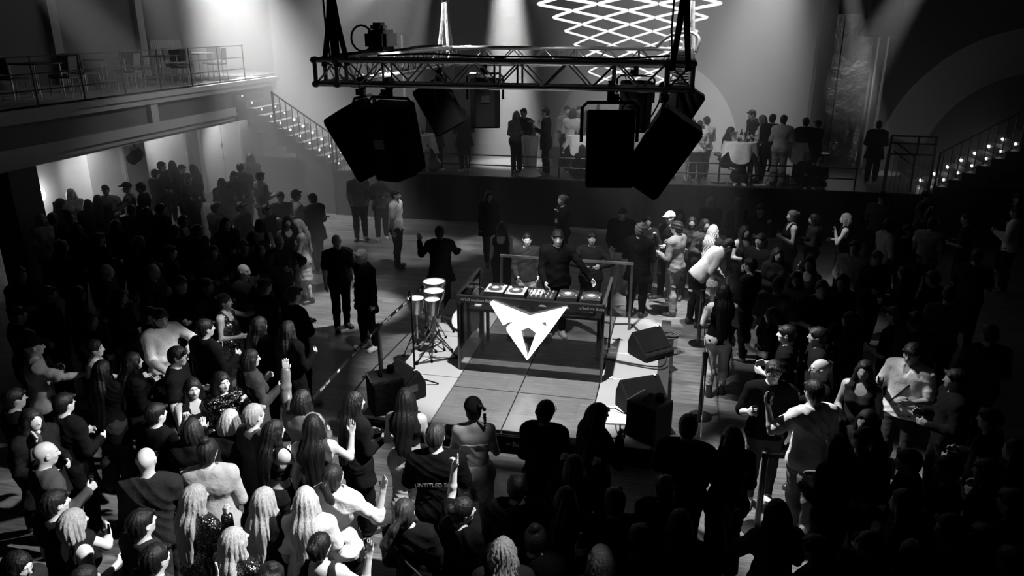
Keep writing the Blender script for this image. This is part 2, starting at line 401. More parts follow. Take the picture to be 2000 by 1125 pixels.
# balcony: floor slab, cornice, recessed panels and a stepped soffit
def balcony(sgn, name, y1):
    def X(d): return -12.5 - d if sgn < 0 else 9.1 + d
    m = MB()
    for lo, hi in (((-.0, 1, 3.52), (4.2, y1, 3.7)), ((-.16, 1, 3.58), (.3, y1, 3.7)), ((-.07, 1, 3.44), (.3, y1, 3.58)), ((.0, 1, 2.76), (.45, y1, 2.98)), ((.10, 1, 2.62), (.6, y1, 2.76)), ((.18, 1, 2.55), (4.2, y1, 2.62))):
        m.span((X(lo[0]), lo[1], lo[2]), (X(hi[0]), hi[1], hi[2]))
    for y in (2.5, 9.5, 16.7):
        m.span((X(.0), y - .13, 2.98), (X(.2), y + .13, 3.44))
    MBq = MB().span((X(.10), 1, 2.98), (X(.4), y1, 3.44)); struct(MBq.build('trim_%d' % (6 if sgn < 0 else 7), grey('paint', .09), smooth=False))
    return struct(m.build(name, grey('paint', .36), smooth=False))
balcony(-1, 'balcony_floor_left', 22.6); balcony(1, 'balcony_floor_right', 22.0)
slab('trim_1', (-16.5, 18.2, 3.7), (-16.34, 18.5, 9.4), grey('paint', .34)); slab('trim_2', (-16.5, 21.65, 3.7), (-16.34, 21.95, 9.4), grey('paint', .34)); slab('trim_3', (-16.5, 14.7, 3.7), (-16.34, 15.0, 9.4), grey('paint', .34))
slab('wall_right', (13.2, -3, 0), (13.4, 26.1, 9.4), M_black)
slab('wall_right_lower', (11.4, -3, 0), (11.6, 25.8, 3.3), M_black)
# stage
SZ, YS = 1.3, 20.2
slab('stage', (-9.6, YS, 0), (6.2, 25.8, SZ), wood('stage_boards', .07, .045, .14, 2.0, .4))
dr = MB()
for i in range(120):
    x0, x1 = -9.6 + 15.8 * i / 120, -9.6 + 15.8 * (i + 1) / 120
    a0, a1 = (.018 * math.sin(i * 1.9) + .014 * math.sin(i * .7) for i in (i, i + 1))
    dr.prism([(x0, YS - .06 + a0, .01), (x1, YS - .06 + a1, .01), (x1, YS - .015, .01), (x0, YS - .015, .01)], (0, 0, 0), (0, 0, SZ - .03))
tag(rest(dr.build('stage_skirt', M_drape)), 'black pleated skirt hanging along the front of the raised stage', 'skirt')
# proscenium piers, their shiny side panels, and a paler half disc on the rear wall with a pale ring on the wing
for sg, nm in ((1, 'right'), (-1, 'left')):
    def X(d): return CX + sg * d
    slab('column_stage_' + nm, (X(5.3), 23.3, SZ), (X(5.68), 23.9, 9.4), grey('paint', .07))
    slab('wall_stage_%s_wing' % nm, (X(5.68), 23.75, SZ), (X(11.4), 23.95, 9.4), M_dkwall)
def arch(name, cx, cz, r0, r1, y, mat, a0=0., a1=math.pi, d=.06):
    m = MB(); n = 48; pr = []
    for i in range(n + 1):
        a = a0 + (a1 - a0) * i / n; pr.append((math.cos(a), math.sin(a)))
    for (c0, s0), (c1, s1) in zip(pr, pr[1:]):
        m.prism([(cx + r0 * c0, y, cz + r0 * s0), (cx + r1 * c0, y, cz + r1 * s0), (cx + r1 * c1, y, cz + r1 * s1), (cx + r0 * c1, y, cz + r0 * s1)], (0, 0, 0), (0, -d, 0))
    return struct(m.build(name, mat, smooth=False))
arch('trim_4', -1.14, SZ + .01, .02, 3.0, 25.8, grey('paint', .62)); 
arch('trim_5', 9.4, SZ + .01, 2.7, 3.9, 23.74, grey('paint', .5), .0, math.pi * .92)
pn = thing('foil_panel', 'tall shiny creased metal panel beside the dark column at the stage end', 'panel', (4.6, 23.7, SZ))
MB().span((-.34, -.04, .02), (.46, .0, 4.2)).build('panel', grey('foil', .5), pn); MB().span((-.64, -.04, .02), (-.37, .0, 4.2)).build('side_leaf', grey('foil', .45), pn)
for x, nm, lb in ((5.2, 'pipe', 'bright vertical steel pipe to the side of the creased metal panel'), (5.44, 'pipe', 'dimmer steel pipe, second outward from the creased metal panel'), (CX - (5.2 - CX), 'pipe', 'pale vertical pipe under the hung speaker stack behind the truss')):
    tag(rest(MB().tube([(x, 23.66, SZ), (x, 23.66, 8.)], .045, 10).build(nm, grey('alloy', .9))), lb, 'pipe')
for x, lb in ((5.1, 'black speaker stack hung over the creased metal panel'), (CX * 2 - 5.1, 'black speaker stack hung high behind the truss, above the pale pipe')):
    e = thing('speaker_array', lb, 'speaker', (x, 23.2, 4.95))
    for i in range(4): 
        c = MB().box((0, -.1 - .03 * i, .22 + i * .45), (.78, .5, .43), rotx(math.radians(-3 * (3 - i)))).build('cabinet', grey('rubber', .03), e, bevel=.01)
# stairs either side of the stage, their lit risers and railings
lamp_m = glow(14., 'step_light'); dim_lamp = glow(1.6, 'dim_step_light')
def stairs(sg, name):
    def X(d): return CX + sg * d
    m = MB(); n = 13
    for i in range(n):
        z = SZ + 2.4 * (i + 1) / n; x = 7.9 + 3.7 * i / n
        m.span((X(x), YS + .05, max(z - .5, 0.0) if i > 2 else 0), (X(x + 3.7 / n + .02), YS + 1.55, z))
    m.span((X(11.6), YS + .05, 3.2), (X(14.8), 25.7, 3.7)); m.span((X(7.89), YS + .05, 0), (X(7.95), YS + 1.55, SZ))
    struct(m.build(name, grey('paint', .06), smooth=False))
    slab('wall_under_' + name, (X(7.92), YS + 1.55, 0), (X(11.4), YS + 1.7, SZ), M_dkwall)
    side = 'left' if sg < 0 else 'right'
    for i in range(n):
        z = SZ + 2.4 * (i + .55) / n; x = 7.9 + 3.7 * i / n - .012
        if sg > 0 and i > 6: continue
        k = 'third fourth fifth sixth seventh eighth ninth tenth eleventh twelfth topmost'.split()
        nth = (['lowest', 'second'] + k)[i]
        bright = (2 <= i < 7) if sg < 0 else True
        for y, w, lb in ((YS + .35, .05, 'front'), (YS + 1.15, .11 if bright else .05, 'rear')):
            if sg < 0 and i >= 9 and lb == 'rear': continue
            o = rest(MB().box((X(x), y, z + .03), (.03, w, .05)).build('step_light', lamp_m if bright else dim_lamp, bevel=.008))
            tag(o, 'glowing step light, %s one on the %s step of the %s stairs' % (lb, nth, side), 'step light', 'lights on the stair risers')
    r = thing('stair_railing', 'dark metal railing with thin upright bars down the %s stairs' % side, 'railing', (X(7.9), YS + .02, SZ))
    def rail_pt(t, h): return np.array([sg * (0 + 3.7 * t), 0, 2.4 * t + h])
    MB().tube([rail_pt(0, 1.02), rail_pt(.46, 1.02)], .022, 8).build('handrail', grey('metal', .12), r); MB().tube([rail_pt(0.0, .18), rail_pt(.46, .18)], .012, 6).build('lower_rail', grey('metal', .12), r)
    for i in range(10):
        t = .02 + .048 * i; MB().tube([rail_pt(t, .15), rail_pt(t, 1.02)], .014, 5).build('baluster', grey('metal', .12), r)
    for t in (0, .46): MB().tube([rail_pt(t, .0), rail_pt(t, 1.05)], .03, 8).build('post', grey('metal', .12), r)
    # short stretch of balustrade on the stage edge beside the stairs
    b = thing('stage_balustrade', 'short railing of close upright bars on the stage edge by the %s stairs' % side, 'railing', (X(7.3), YS + .08, SZ))
    MB().tube([(sg * -.55, 0, .95), (sg * .5, 0, .95)], .022, 8).build('handrail', grey('metal', .2), b)
    for i in range(11): MB().tube([(sg * (-.5 + .1 * i), 0, .0), (sg * (-.5 + .1 * i), 0, .95)], .010, 5).build('baluster', grey('metal', .35 if sg > 0 else .3), b)
    for i in (-.55, .5): MB().tube([(sg * i, 0, 0), (sg * i, 0, 1.05)], .03, 8).build('post', grey('metal', .15), b)
stairs(-1, 'stairs_left'); stairs(1, 'stairs_right')
# railing along the stage front
for i, (x0, x1) in enumerate(((-6.9, -4.4), (-4.3, -1.9), (-.6, 1.8), (1.9, 4.4))):
    e = thing('stage_railing', 'low dark railing on the stage edge, ' + ['nearest the left stairs', 'below the bright vertical haze beam', 'in front of the white table under the speakers', 'in front of the bucket and bottle table'][i], 'railing', ((x0 + x1) / 2, YS + .15, SZ), group='railings along the stage front')
    w = (x1 - x0) / 2
    for z in (.55, .28): MB().tube([(-w, 0, z), (w, 0, z)], .018, 6).build('rail', grey('metal', .1), e)
    for x in (-w, 0, w): MB().tube([(x, 0, 0), (x, 0, .57)], .02, 6).build('post', grey('metal', .1), e)
# balcony railing
e = thing('balcony_railing', 'thin metal railing with three bars along the left balcony edge', 'railing', (-12.75, 11, 3.7))
for z in (.95, .62, .3): MB().tube([(0, -8, z), (0, 10.4, z)], .014, 6).build('rail', grey('metal', .08), e)
for i in range(15): MB().tube([(0, -8 + 1.31 * i, 0), (0, -8 + 1.31 * i, .97)], .018, 6).build('post', grey('metal', .08), e)
ra = MB()
for i in range(16): ra.tube([(-16.42, 22.2 + .1 * i, 3.9), (-16.42, 22.2 + .1 * i, 4.75)], .035, 6)
tag(rest(ra.build('radiator', grey('paint', .35))), 'tall ribbed radiator on the balcony wall in the haze', 'radiator')
# wall lamp in the alcove
wl = thing('wall_lamp', 'bright round wall lamp half hidden by the dark pillar at the left', 'lamp', tuple(at_side(66, 381, -14.995)))
MB().lathe([(.0, 0), (.13, .0), (.13, .03), (.0, .03)], 20, R=roty(math.pi / 2), cap=False).build('wall_plate', grey('metal', .4), wl)
MB().lathe([(.02, .03)] + [(.15 * math.sin(a), .15 - .12 * math.cos(a)) for a in np.linspace(.3, 3.0, 10)] + [(.005, .27)], 20, R=roty(math.pi / 2)).build('globe', glow(60., 'lamp_globe'), wl)
# ---------------------------------------------------------------- truss ring over the dais and what hangs from it
M_alu = grey('alloy', .8); M_rub = grey('rubber', .003); M_blk = grey('metal', .04)
TX0, TX1, TY0, TY1, TZ, TB = -3.47, -.03, 7.42, 11.4, 4.715, .23
tr = thing('truss_ring', 'square ring of aluminium box truss hanging over the stage deck', 'truss', ((TX0 + TX1) / 2, (TY0 + TY1) / 2, TZ))
ox, oy = (TX0 + TX1) / 2, (TY0 + TY1) / 2
def tp(x, y, z): return np.array([x - ox, y - oy, z])
def truss_side(a, b):
    a = np.array(a, float); b = np.array(b, float); d = nrm(b - a); n = np.array([-d[1], d[0], 0]); L = np.linalg.norm(b - a); h = TB / 2
    seg = MB()
    for s in (-1, 1):
        for z in (0, TB): seg.tube([a + n * s * h + [0, 0, z], b + n * s * h + [0, 0, z]], .0245, 10)
    for t in (.06, .5, .94):
        for s in (-1, 1):
            for z in (0, TB): p = a + d * L * t + n * s * h + [0, 0, z]; seg.tube([p - d * .05, p + d * .05], .031, 10)
    o = seg.build('truss_section', M_alu, tr)
    br = MB(); k = int(round(L / .47)); st = L / k
    for i in range(k):
        p, q, c = a + d * st * i, a + d * st * (i + 1), a + d * st * (i + .5)
        for s in (-1, 1):
            br.tube([p + n * s * h + [0, 0, TB], c + n * s * h], .009, 6); br.tube([c + n * s * h, q + n * s * h + [0, 0, TB]], .009, 6)
        for z in (0, TB):
            br.tube([p + n * h + [0, 0, z], c - n * h + [0, 0, z]], .008, 5); br.tube([c - n * h + [0, 0, z], q + n * h + [0, 0, z]], .008, 5)
    for t in (.0, .15, .5, .57, .85, 1.):
        for s in (-1, 1): br.tube([a + d * L * t + n * s * h, a + d * L * t + n * s * h + [0, 0, TB]], .011, 6)
    br.build('lattice_brace', M_alu, o)
h = TB / 2
truss_side(tp(TX0 + .12, TY0, 0), tp(TX1 - .12, TY0, 0)); truss_side(tp(TX0 + .12, TY1, 0), tp(TX1 - .12, TY1, 0))
truss_side(tp(TX0, TY0 + .12, 0), tp(TX0, TY1 - .12, 0)); truss_side(tp(TX1, TY0 + .12, 0), tp(TX1, TY1 - .12, 0))
for x in (TX0, TX1):
    for y in (TY0, TY1):
        m = MB(); c = tp(x, y, 0)
        for z in (0, TB):
            for s in (-1, 1):
                m.tube([c + [-h, s * h, z], c + [h, s * h, z]], .0255, 10); m.tube([c + [s * h, -h, z], c + [s * h, h, z]], .0255, 10)
        for sx in (-1, 1):
            for sy in (-1, 1):
                m.tube([c + [sx * h, sy * h, 0], c + [sx * h, sy * h, TB]], .022, 10)
                for z in (0, TB): m.lathe([(.0, -.03), (.033, -.03), (.033, .03), (.0, .03)], 12, c + [sx * h, sy * h, z], R=rotx(math.pi / 2), cap=False)
        m.tube([c + [-h, -h, 0], c + [h, -h, TB]], .011, 6); m.tube([c + [h, h, 0], c + [-h, h, TB]], .011, 6)
        m.build('corner_block', M_alu, tr)
# slings and the lines they hang from
for (x, y), lb, v in zip(((TX0 + .06, TY0), (TX1, TY0 - .02), (TX0, TY1), (TX1 + .08, TY1 - .1)), ('black lifting sling at the near left corner of the truss', 'black lifting sling at the near right corner of the truss', 'brightly lit white lifting sling at the far left corner of the truss', 'pale lifting sling at the far right truss corner behind the dark one'), (.02, .02, .75, .45)):
    e = thing('lifting_sling', lb, 'sling', (x, y, TZ + TB), group='slings holding the truss')
    m = MB(); top = .62
    for sx in (-1, 1):
        for sy in (-1, 1):
            m.tube([(sx * .02, 0, top), (sx * .03, sy * .03, .35), (sx * .065, sy * .10, .03), (sx * .07, sy * .12, -.06)], [.022, .03, .026, .03], 7)
    m.build('sling_band', grey('cloth', v), e)
    k = MB(); k.tube([(.05 * math.sin(a), 0, top + .06 + .07 * math.cos(a)) for a in np.linspace(0, 6.28, 15)], .014, 6); k.build('hook', grey('metal', .1 if v < .1 else .6), e)
    w = MB(); w.tube([(0, 0, top + .13), (0, 0, 4.3)], .008 if v > .1 else .013, 6); w.build('steel_line', grey('metal', .1 if v < .1 else .7), e)
    if v < .1: w = MB(); w.tube([(-.08, .05, 0), (-.10, .04, .3), (-.09, 0, .7), (-.03, 0, 1.2), (-.03, 0, 4.2)], .010, 6); w.build('power_cable', M_rub, e)
# cables and gear lying on the truss
def cable(pts, r, name, lb, mat=None, cat='cable', n=6, group=None):
    P_ = [np.array(p, float) for p in pts]; out = []
    for i in range(len(P_) - 1):
        p0, p1, p2, p3 = P_[max(i - 1, 0)], P_[i], P_[i + 1], P_[min(i + 2, len(P_) - 1)]
        for t in np.linspace(0, 1, 7)[:-1]:
            out.append(.5 * ((2 * p1) + (-p0 + p2) * t + (2 * p0 - 5 * p1 + 4 * p2 - p3) * t * t + (-p0 + 3 * p1 - 3 * p2 + p3) * t ** 3))
    out.append(P_[-1]); m = MB(); m.tube(out, r, n)
    return tag(rest(m.build(name, mat or M_rub)), lb, cat, group)
zt = TZ + TB + .03
cable([(TX0 - .05, 7.6, zt), (TX0 + .02, 8.1, zt + .01), (TX0 - .09, 8.7, zt), (TX0 + .03, 9.4, zt), (TX0 - .04, 10.3, zt + .01), (TX0, 11.2, zt)], .018, 'truss_cable', 'black cable lying along the left side of the truss')
cable([(TX0 + .5, TY0 + .02, zt + .01), (TX0 + 1.0, TY0 + .09, zt + .03), (TX0 + 1.5, TY0 + .1, zt + .01), (TX0 + 2.2, TY0 + .1, zt + .01), (TX1 - .6, TY0 + .1, zt), (TX1 - .1, TY0 + .1, zt + .03)], .011, 'truss_cable', 'black cable bundle along the near side of the truss')
cable([(TX1 - .35, 11.2, zt), (TX1 - .2, 11.1, zt + .14), (TX1 + .05, 11.0, zt + .20), (TX1 + .2, 10.9, zt + .12), (TX1 + .17, 10.8, zt - .05)], .022, 'truss_cable', 'bright white cable loops over the far right truss corner', grey('rubber', .7))
e = thing('chain_hoist', 'dark hoist motor with cable loops on the left side of the truss', 'hoist', (TX0 + .03, 8.75, TZ + TB + .02))
MB().box((0, 0, .14), (.26, .42, .22)).build('motor_body', M_rub, e, bevel=.04); MB().box((0, -.05, .28), (.15, .2, .10)).build('chain_bag', grey('cloth', .02), e, bevel=.03)
w = MB(); w.tube([(-.05 + .13 * math.cos(a) - .1, -.2, .16 + .14 * math.sin(a)) for a in np.linspace(0, 6.0, 16)], .012, 6); w.build('cable_loop', M_rub, e)
def par_clamp(x, y, z, e): 
    m = MB(); m.tube([(x, y, z + .13), (x, y, z - .02)], .035, 10); m.lathe([(.0, -.03), (.06, -.03), (.06, .03), (0, .03)], 12, (x, y, z + .12), R=roty(math.pi / 2), cap=False); m.box((x + .05, y, z + .03), (.05, .09, .06))
    return m.build('clamp', M_blk, e)
def hang_speaker(x, y, yaw, tilt, lb, front=.44, h=.72, drop=.17):
    """a two-way cabinet on a yoke under the truss; yaw is where it faces (0 = towards the balcony camera side), tilt is downwards"""
    e = thing('hanging_speaker', lb, 'speaker', (x, y, TZ - .03), yaw, 'loudspeakers hanging under the truss')
    par_clamp(0, 0, -.08, e)
    R = rotx(math.radians(tilt)); c = np.array([0, -.0, -drop - h / 2])
    yk = MB(); W = front / 2 + .045
    yk.tube([(-W, 0, -drop - .30), (-W, 0, -drop + .02), (-W + .05, 0, -.10), (W - .05, 0, -.10), (W, 0, -drop + .02), (W, 0, -drop - .30)], .016, 4); yk.build('yoke', M_blk, e)
    m = MB(); f, b = front / 2, front * .30; d = .21
    poly = [(-f, -d), (f, -d), (f, .02), (b, d), (-b, d), (-f, .02)]
    m.prism([c + R @ np.array([px, py, -h / 2]) for px, py in poly], (0, 0, 0), R @ np.array([0, 0, h]))
    cab = m.build('cabinet', M_rub, e, bevel=.012)
    g = MB(); g.prism([c + R @ np.array([px, -d - .012, pz]) for px, pz in ((-f + .02, -h / 2 + .03), (f - .02, -h / 2 + .03), (f - .02, h / 2 - .03), (-f + .02, h / 2 - .03))], (0, 0, 0), R @ np.array([0, .012, 0])); g.build('grille', grey('metal', .03), cab)
    p = MB(); p.box(c + R @ np.array([0, d + .004, .05]), (.12, .012, .10), R); p.build('connector_plate', grey('metal', .12), cab)
    k = MB(); k.tube([(.05, .03, -.03), (.14, .05, -.12), (.10, .1, -.22), (.03, .2, -.34)], .008, 6); k.build('signal_cable', M_rub, e)
    return e
PI = math.pi
hang_speaker(TX0 + .31, TY0 + .04, -PI / 2, 30, 'black speaker tilted outwards under the near left truss corner')
hang_speaker(TX0 + .62, TY0 - .02, PI - .25, -14, 'black speaker overlapping the tilted one, under the near left truss corner')
hang_speaker(TX0 + .09, TY1 - .6, -PI / 2, 30, 'black speaker tilted sideways under the far left truss corner')
hang_speaker(TX0 + .62, TY1 - .1, PI + .25, 8, 'upright black speaker left of the bright haze beam')
hang_speaker(TX1 - .62, TY0 - .02, .18, -6, 'upright black speaker with square yoke under the near side of truss')
hang_speaker(TX1 - .13, TY0 + .02, PI / 2, 32, 'large black speaker tilted sideways under the near right truss corner', .48, .76)
hang_speaker(TX1 - .62, TY1 - .1, PI - .1, 6, 'narrow dark speaker seen between the two near right ones')
hang_speaker(TX1 - .02, TY1 - .55, PI / 2, 30, 'dark speaker tilted away behind the near right one')
# the net of light tubes running down over the stage
M_tube = glow(.95, 'led_tube')
net = thing('light_tube_net', 'glowing net of diamond-shaped light tubes sloping down over the stage', 'light', tuple(at_depth(1240, 60, 15)))
def net_pt(v, u):
    """v counts half rows away from the camera, u half diamonds across"""
    d = 10.0 + .945 * v; py = 21 + (d - 11.9) / .0705
    p = at_depth(1227 + 13 * (d - 11.9) / 9.8, py, d * .99); p[0] += u * .405 * (1 - .004 * v)
    return p - np.array(net.location)
for v in range(0, 13):
    for u in range(-3, 3):
        if (u + v) % 2 == 0: a, b = net_pt(v, u), net_pt(v + 1, u + 1)
        else: a, b = net_pt(v, u + 1), net_pt(v + 1, u)
        d = nrm(b - a); MB().tube([a + d * .05, b - d * .05], .020, 7).build('light_tube', M_tube, net)
wr = MB()
for v, u in ((0, -3), (0, 3), (8, -2), (8, 2), (12, 0)): p = net_pt(v, u); wr.tube([p, (p[0], p[1], 9.36 - net.location[2])], .005, 5)
wr.build('suspension_wire', grey('metal', .2), net)
# ---------------------------------------------------------------- people

# upper-arm and forearm directions for the right arm (x = outwards, y = forwards) and the hand's shape
ARMS = {
 'd': ((.14, -.04, -1), (.06, .14, -1), 'r'), 'b': ((.22, .05, -1), (-.40, .88, .05), 'r'),
 'h': ((.30, .12, -1), (-.20, .85, .45), 'g'), 'f': ((.32, .45, -.85), (-.38, .22, .9), 'g'),
 'u': ((.38, .35, .85), (.0, .12, 1), 'o'), 'w': ((.5, .4, -.7), (.12, .28, 1), 'o'),
 'p': ((.2, .9, -.4), (.05, 1, -.05), 'o'), 'o': ((.85, .45, -.45), (.75, .6, .05), 'o'),
 'c': ((.22, .22, -.95), (-.92, .42, .12), 'r'), 'k': ((.75, .15, .55), (-.85, -.1, .62), 'o'),
 'j': ((.28, -.2, -1), (-.12, .3, -1), 'r'), 'm': ((.12, .75, -.55), (-.15, .45, .9), 'g'),
 't': ((.14, .25, -.95), (-.18, .85, -.45), 'r'), 'x': ((.5, .55, -.55), (-.9, .7, -.1), 'r'),
 's': ((.35, .6, -.65), (.2, .95, -.15), 'o'), 'v': ((.30, .5, .95), (-.05, .1, 1), 'i'),
 'i': ((.3, .55, -.6), (.1, .6, .8), 'i'), 'y': ((.62, .38, -.72), (.45, .62, -.52), 'r'), 'q': ((.35, .0, -.95), (.35, .7, .35), 'g'),
}
def arm_pts(P, side):
    s = P['s']; up, fo, hp = ARMS[P['arms'][0 if side < 0 else 1]]
    if P.get('swap') : pass
    T = P['T']
    m = np.array([side, 1, 1.])
    S = P['sho'][side]
    E = S + T @ (nrm(np.array(up) * m)) * .285 * s
    fd = T @ nrm(np.array(fo) * m)
    W = E + fd * .245 * s
    return S, E, W, fd, hp

def skeleton(P):
    s = P['h'] / 1.75; P['s'] = s; f = P['f']
    lean = math.radians(P.get('lean', 0)); side = math.radians(P.get('tilt', 0))
    T = roty(side) @ rotx(-lean); P['T'] = T
    sit = P.get('sit'); hip = (.46 if sit == 1 else sit) if sit else .93
    pel = np.array([P.get('shift', 0) * s, 0, hip * s]); P['pel'] = pel
    def up(x, y, z): return pel + T @ (np.array([x, y, z]) * s)
    sw = .172 if f else .198
    P['up'] = up
    P['sho'] = {-1: up(-sw, 0, .475), 1: up(sw, 0, .475)}
    P['neck'] = up(0, -.015, .53)
    H = T @ rotz(-math.radians(P.get('hy', 0))) @ rotx(math.radians(P.get('hp', 0)))
    P['H'] = H
    P['head'] = up(0, .005, .58) + H @ (np.array([0, .022, .125]) * s)
    P['hipj'] = {q: pel + np.array([q * (.092 if f else .095) * s, 0, -.02 * s]) for q in (-1, 1)}
    st = P.get('step', 0.05); wide = P.get('wide', .1)
    P['knee'] = {}; P['ank'] = {}; P['toe'] = {}
    for q in (-1, 1):
        dy = st * q
        if sit:
            P['knee'][q] = P['hipj'][q] + np.array([q * .03, .42, -.0]) * s
            P['ank'][q] = np.array([q * wide * s, .40 * s, .085 * s])
        else:
            P['knee'][q] = np.array([q * (wide * .98) * s, dy * .5 + .02 * s, .495 * s]) + pel * np.array([.5, .5, 0])
            P['ank'][q] = np.array([q * (wide + .005) * s, dy - .02 * s, .085 * s])
        P['toe'][q] = P['ank'][q] + rotz(-q * .22) @ np.array([0, .135 * s, -.055 * s])
    P['arm'] = {q: arm_pts(P, q) for q in (-1, 1)}

def torso(F, P, g=0., dress=0):
    """shared by body, tops and dresses; g is how far a garment stands off"""
    s = P['s']; up = P['up']; f = P['f']; fat = P.get('fat', 1.)
    sc = (1, .66, 1)
    wr = (.118 if f else .143) * fat; hr = (.158 if f else .150) * fat; cr = (.140 if f else .163) * fat
    F.cap(up(-.0, 0, -.0), up(0, .005, .17), (hr) * s + g, wr * s + g, .05, sc)
    F.cap(up(0, .005, .17), up(0, .0, .36), wr * s + g, cr * s + g, .05, sc)
    a, b = P['sho'][-1], P['sho'][1]
    F.cap(a + (b - a) * .12, b - (b - a) * .12, .066 * s + g, .066 * s + g, .06)
    F.cap(up(-.09, -.012, .40), up(.09, -.012, .40), .085 * s + g, .085 * s + g, .06)
    if f:
        for q in (-1, 1): F.ell(up(q * .072, .082, .335), np.array([.062, .055, .062]) * s + g, P['T'], .04)
    for q in (-1, 1):   # trapezius
        F.cap(P['neck'] + np.array([0, 0, .0]), P['sho'][q] + np.array([0, 0, .012]), .05 * s + g, .045 * s + g, .05)
def seat(F, P, g=0.):
    s = P['s']; f = P['f']; fat = P.get('fat', 1.)
    for q in (-1, 1):
        F.cap(P['pel'] + np.array([0, -.0, .04 * s]), P['hipj'][q], (.112 if f else .108) * s * fat + g, .105 * s * fat + g, .05, (1, .85, 1))
        F.ell(P['hipj'][q] + np.array([0, -.06, -.0]) * s, np.array([.085, .075, .09]) * s * fat + g, None, .05)
def leg(F, P, q, g=0., g2=None, to=1., flare=0.):
    s = P['s']; g2 = g if g2 is None else g2; fat = P.get('fat', 1.)
    H, K, A = P['hipj'][q], P['knee'][q], P['ank'][q]
    F.cap(H, K, .088 * s * fat + g, .057 * s + g, .04)
    if to > .5:
        c = K + (A - K) * .3 + np.array([0, -.018, 0]) * s
        F.cap(K, c, .054 * s + g, .054 * s + g2, .03)
        e = K + (A - K) * min(1, to * 1.0)
        F.cap(c, e, .054 * s + g2, .036 * s + g2 + flare, .03)
def arm(F, P, q, g=0., to=2.):
    s = P['s']; S, E, W, fd, hp = P['arm'][q]; f = P['f']; t = .88 if f else 1.
    if to >= 1: F.cap(S, E, .052 * s * t + g, .040 * s * t + g, .035)
    else:
        F.cap(S, S + (E - S) * to, .054 * s * t + g, .048 * s * t + g * 1.6, .035); return
    m = E + (W - E) * .25
    if to >= 2:
        F.cap(E, m, .041 * s * t + g, .042 * s * t + g, .02)
        F.cap(m, W, .042 * s * t + g, .027 * s + g * 1.1, .02)
    elif to > 1: F.cap(E, E + (W - E) * (to - 1), .042 * s * t + g, .040 * s * t + g * 1.3, .02)
def hand(F, P, q, res):
    s = P['s'] * (.93 if P['f'] else 1.); S, E, W, d, hp = P['arm'][q]
    # palm frame: d along the hand, e across towards the thumb, n out of the palm
    T = P['T']
    ref = T @ np.array([-q * 1., .15, .25]) if abs(d[2]) > .75 else np.array([0, 0, 1.])
    if hp == 'o': ref = T @ np.array([-q * .9, .5, 0]) if abs(d[2]) > .6 else T @ np.array([-q, 0, .3])
    if abs(d[2]) > .75 and hp == 'r': e = nrm(T @ np.array([0, 1., 0]) - d * (T @ np.array([0, 1., 0]) @ d))
    else: e = nrm(ref - d * (ref @ d))
    n = np.cross(d, e) * q
    inw = T @ np.array([-q, .2, 0])
    if hp in 'rg' and n @ inw < 0: n = -n
    r0 = max(.0088 * s, .62 * res)
    curl = {'r': .45, 'g': .95, 'o': .10, 'i': 1.35}[hp]
    for i, (off, ln) in enumerate(((.030, .92), (.010, 1.03), (-.011, .97), (-.031, .78))):
        K = W + d * (.088 - .004 * abs(i - 1)) * s + e * off * s
        F.cap(W + e * off * .45 * s, K, .0165 * s, .0125 * s, .012)
        cu = curl * (1 + .12 * i)
        if hp == 'i': cu = .05 if i == 0 else 1.5
        fan = e * off * (1.6 if hp == 'o' else .15) * 5
        d1 = nrm(d * math.cos(cu * .8) + n * math.sin(cu * .8) + fan * .35)
        d2 = nrm(d * math.cos(cu * 1.9) + n * math.sin(cu * 1.9) + fan * .35)
        A = K + d1 * .040 * ln * s; B = A + d2 * .036 * ln * s
        F.cap(K, A, r0 * 1.05, r0 * .98, .006); F.cap(A, B, r0 * .98, r0 * .82, .004)
    t0 = W + d * .022 * s + e * .020 * s
    td = nrm(d * .72 + e * .72 + n * .32); te = nrm(d * .95 + e * .25 + n * (.5 if hp in 'gi' else .15))
    A = t0 + td * .045 * s; B = A + te * .034 * s
    F.cap(t0, A, .0155 * s, r0 * 1.2, .012); F.cap(A, B, r0 * 1.2, r0, .005)
    P['palm'][q] = W + d * .085 * s + n * .038 * s
    P['pdir'][q] = d

def head(F, P, res):
    s = P['s'] * (.97 if P['f'] else 1.); H = P['H']; C = P['head']
    def at(x, y, z): return C + H @ (np.array([x, y, z]) * s)
    F.cap(P['neck'] - np.array([0, 0, .03]), at(0, -.02, -.06), (.051 if P['f'] else .060) * s, (.048 if P['f'] else .057) * s, .025)
    F.ell(at(0, -.012, .022), np.array([.075, .095, .092]) * s, H, .03)
    F.ell(at(0, .022, -.03), np.array([.060, .068, .075]) * s, H, .035)
    F.ell(at(0, .052, -.083), np.array([.032, .026, .022]) * s, H, .03)
    if res < .03:
        F.ell(at(0, .078, .028), np.array([.048, .014, .010]) * s, H, .014)
        for q in (-1, 1):
            F.ell(at(q * .031, .090, .006), np.array([.017, .013, .011]) * s, H, .012, '-')
            F.ell(at(q * .031, .074, .005), np.array([.0145, .0145, .0105]) * s, H, .004)
            F.ell(at(q * .043, .056, -.018), np.array([.020, .018, .014]) * s, H, .02)
        F.cap(at(0, .088, .012), at(0, .108, -.026), .0085 * s, .0125 * s, .010)
        for q in (-1, 1): F.ell(at(q * .011, .098, -.029), np.array([.009, .010, .007]) * s, H, .006)
        F.ell(at(0, .085, -.053), np.array([.022, .010, .0055]) * s, H, .006)
        F.ell(at(0, .083, -.064), np.array([.018, .010, .006]) * s, H, .006)
        F.ell(at(0, .098, -.0585), np.array([.022, .008, .0016]) * s, H, .003, '-')
    for q in (-1, 1):
        F.ell(at(q * .078, -.008, -.005), np.array([.011, .021, .033]) * s, H @ roty(q * .2), .006)
        if res < .012: F.ell(at(q * .086, -.002, -.003), np.array([.006, .011, .018]) * s, H, .004, '-')

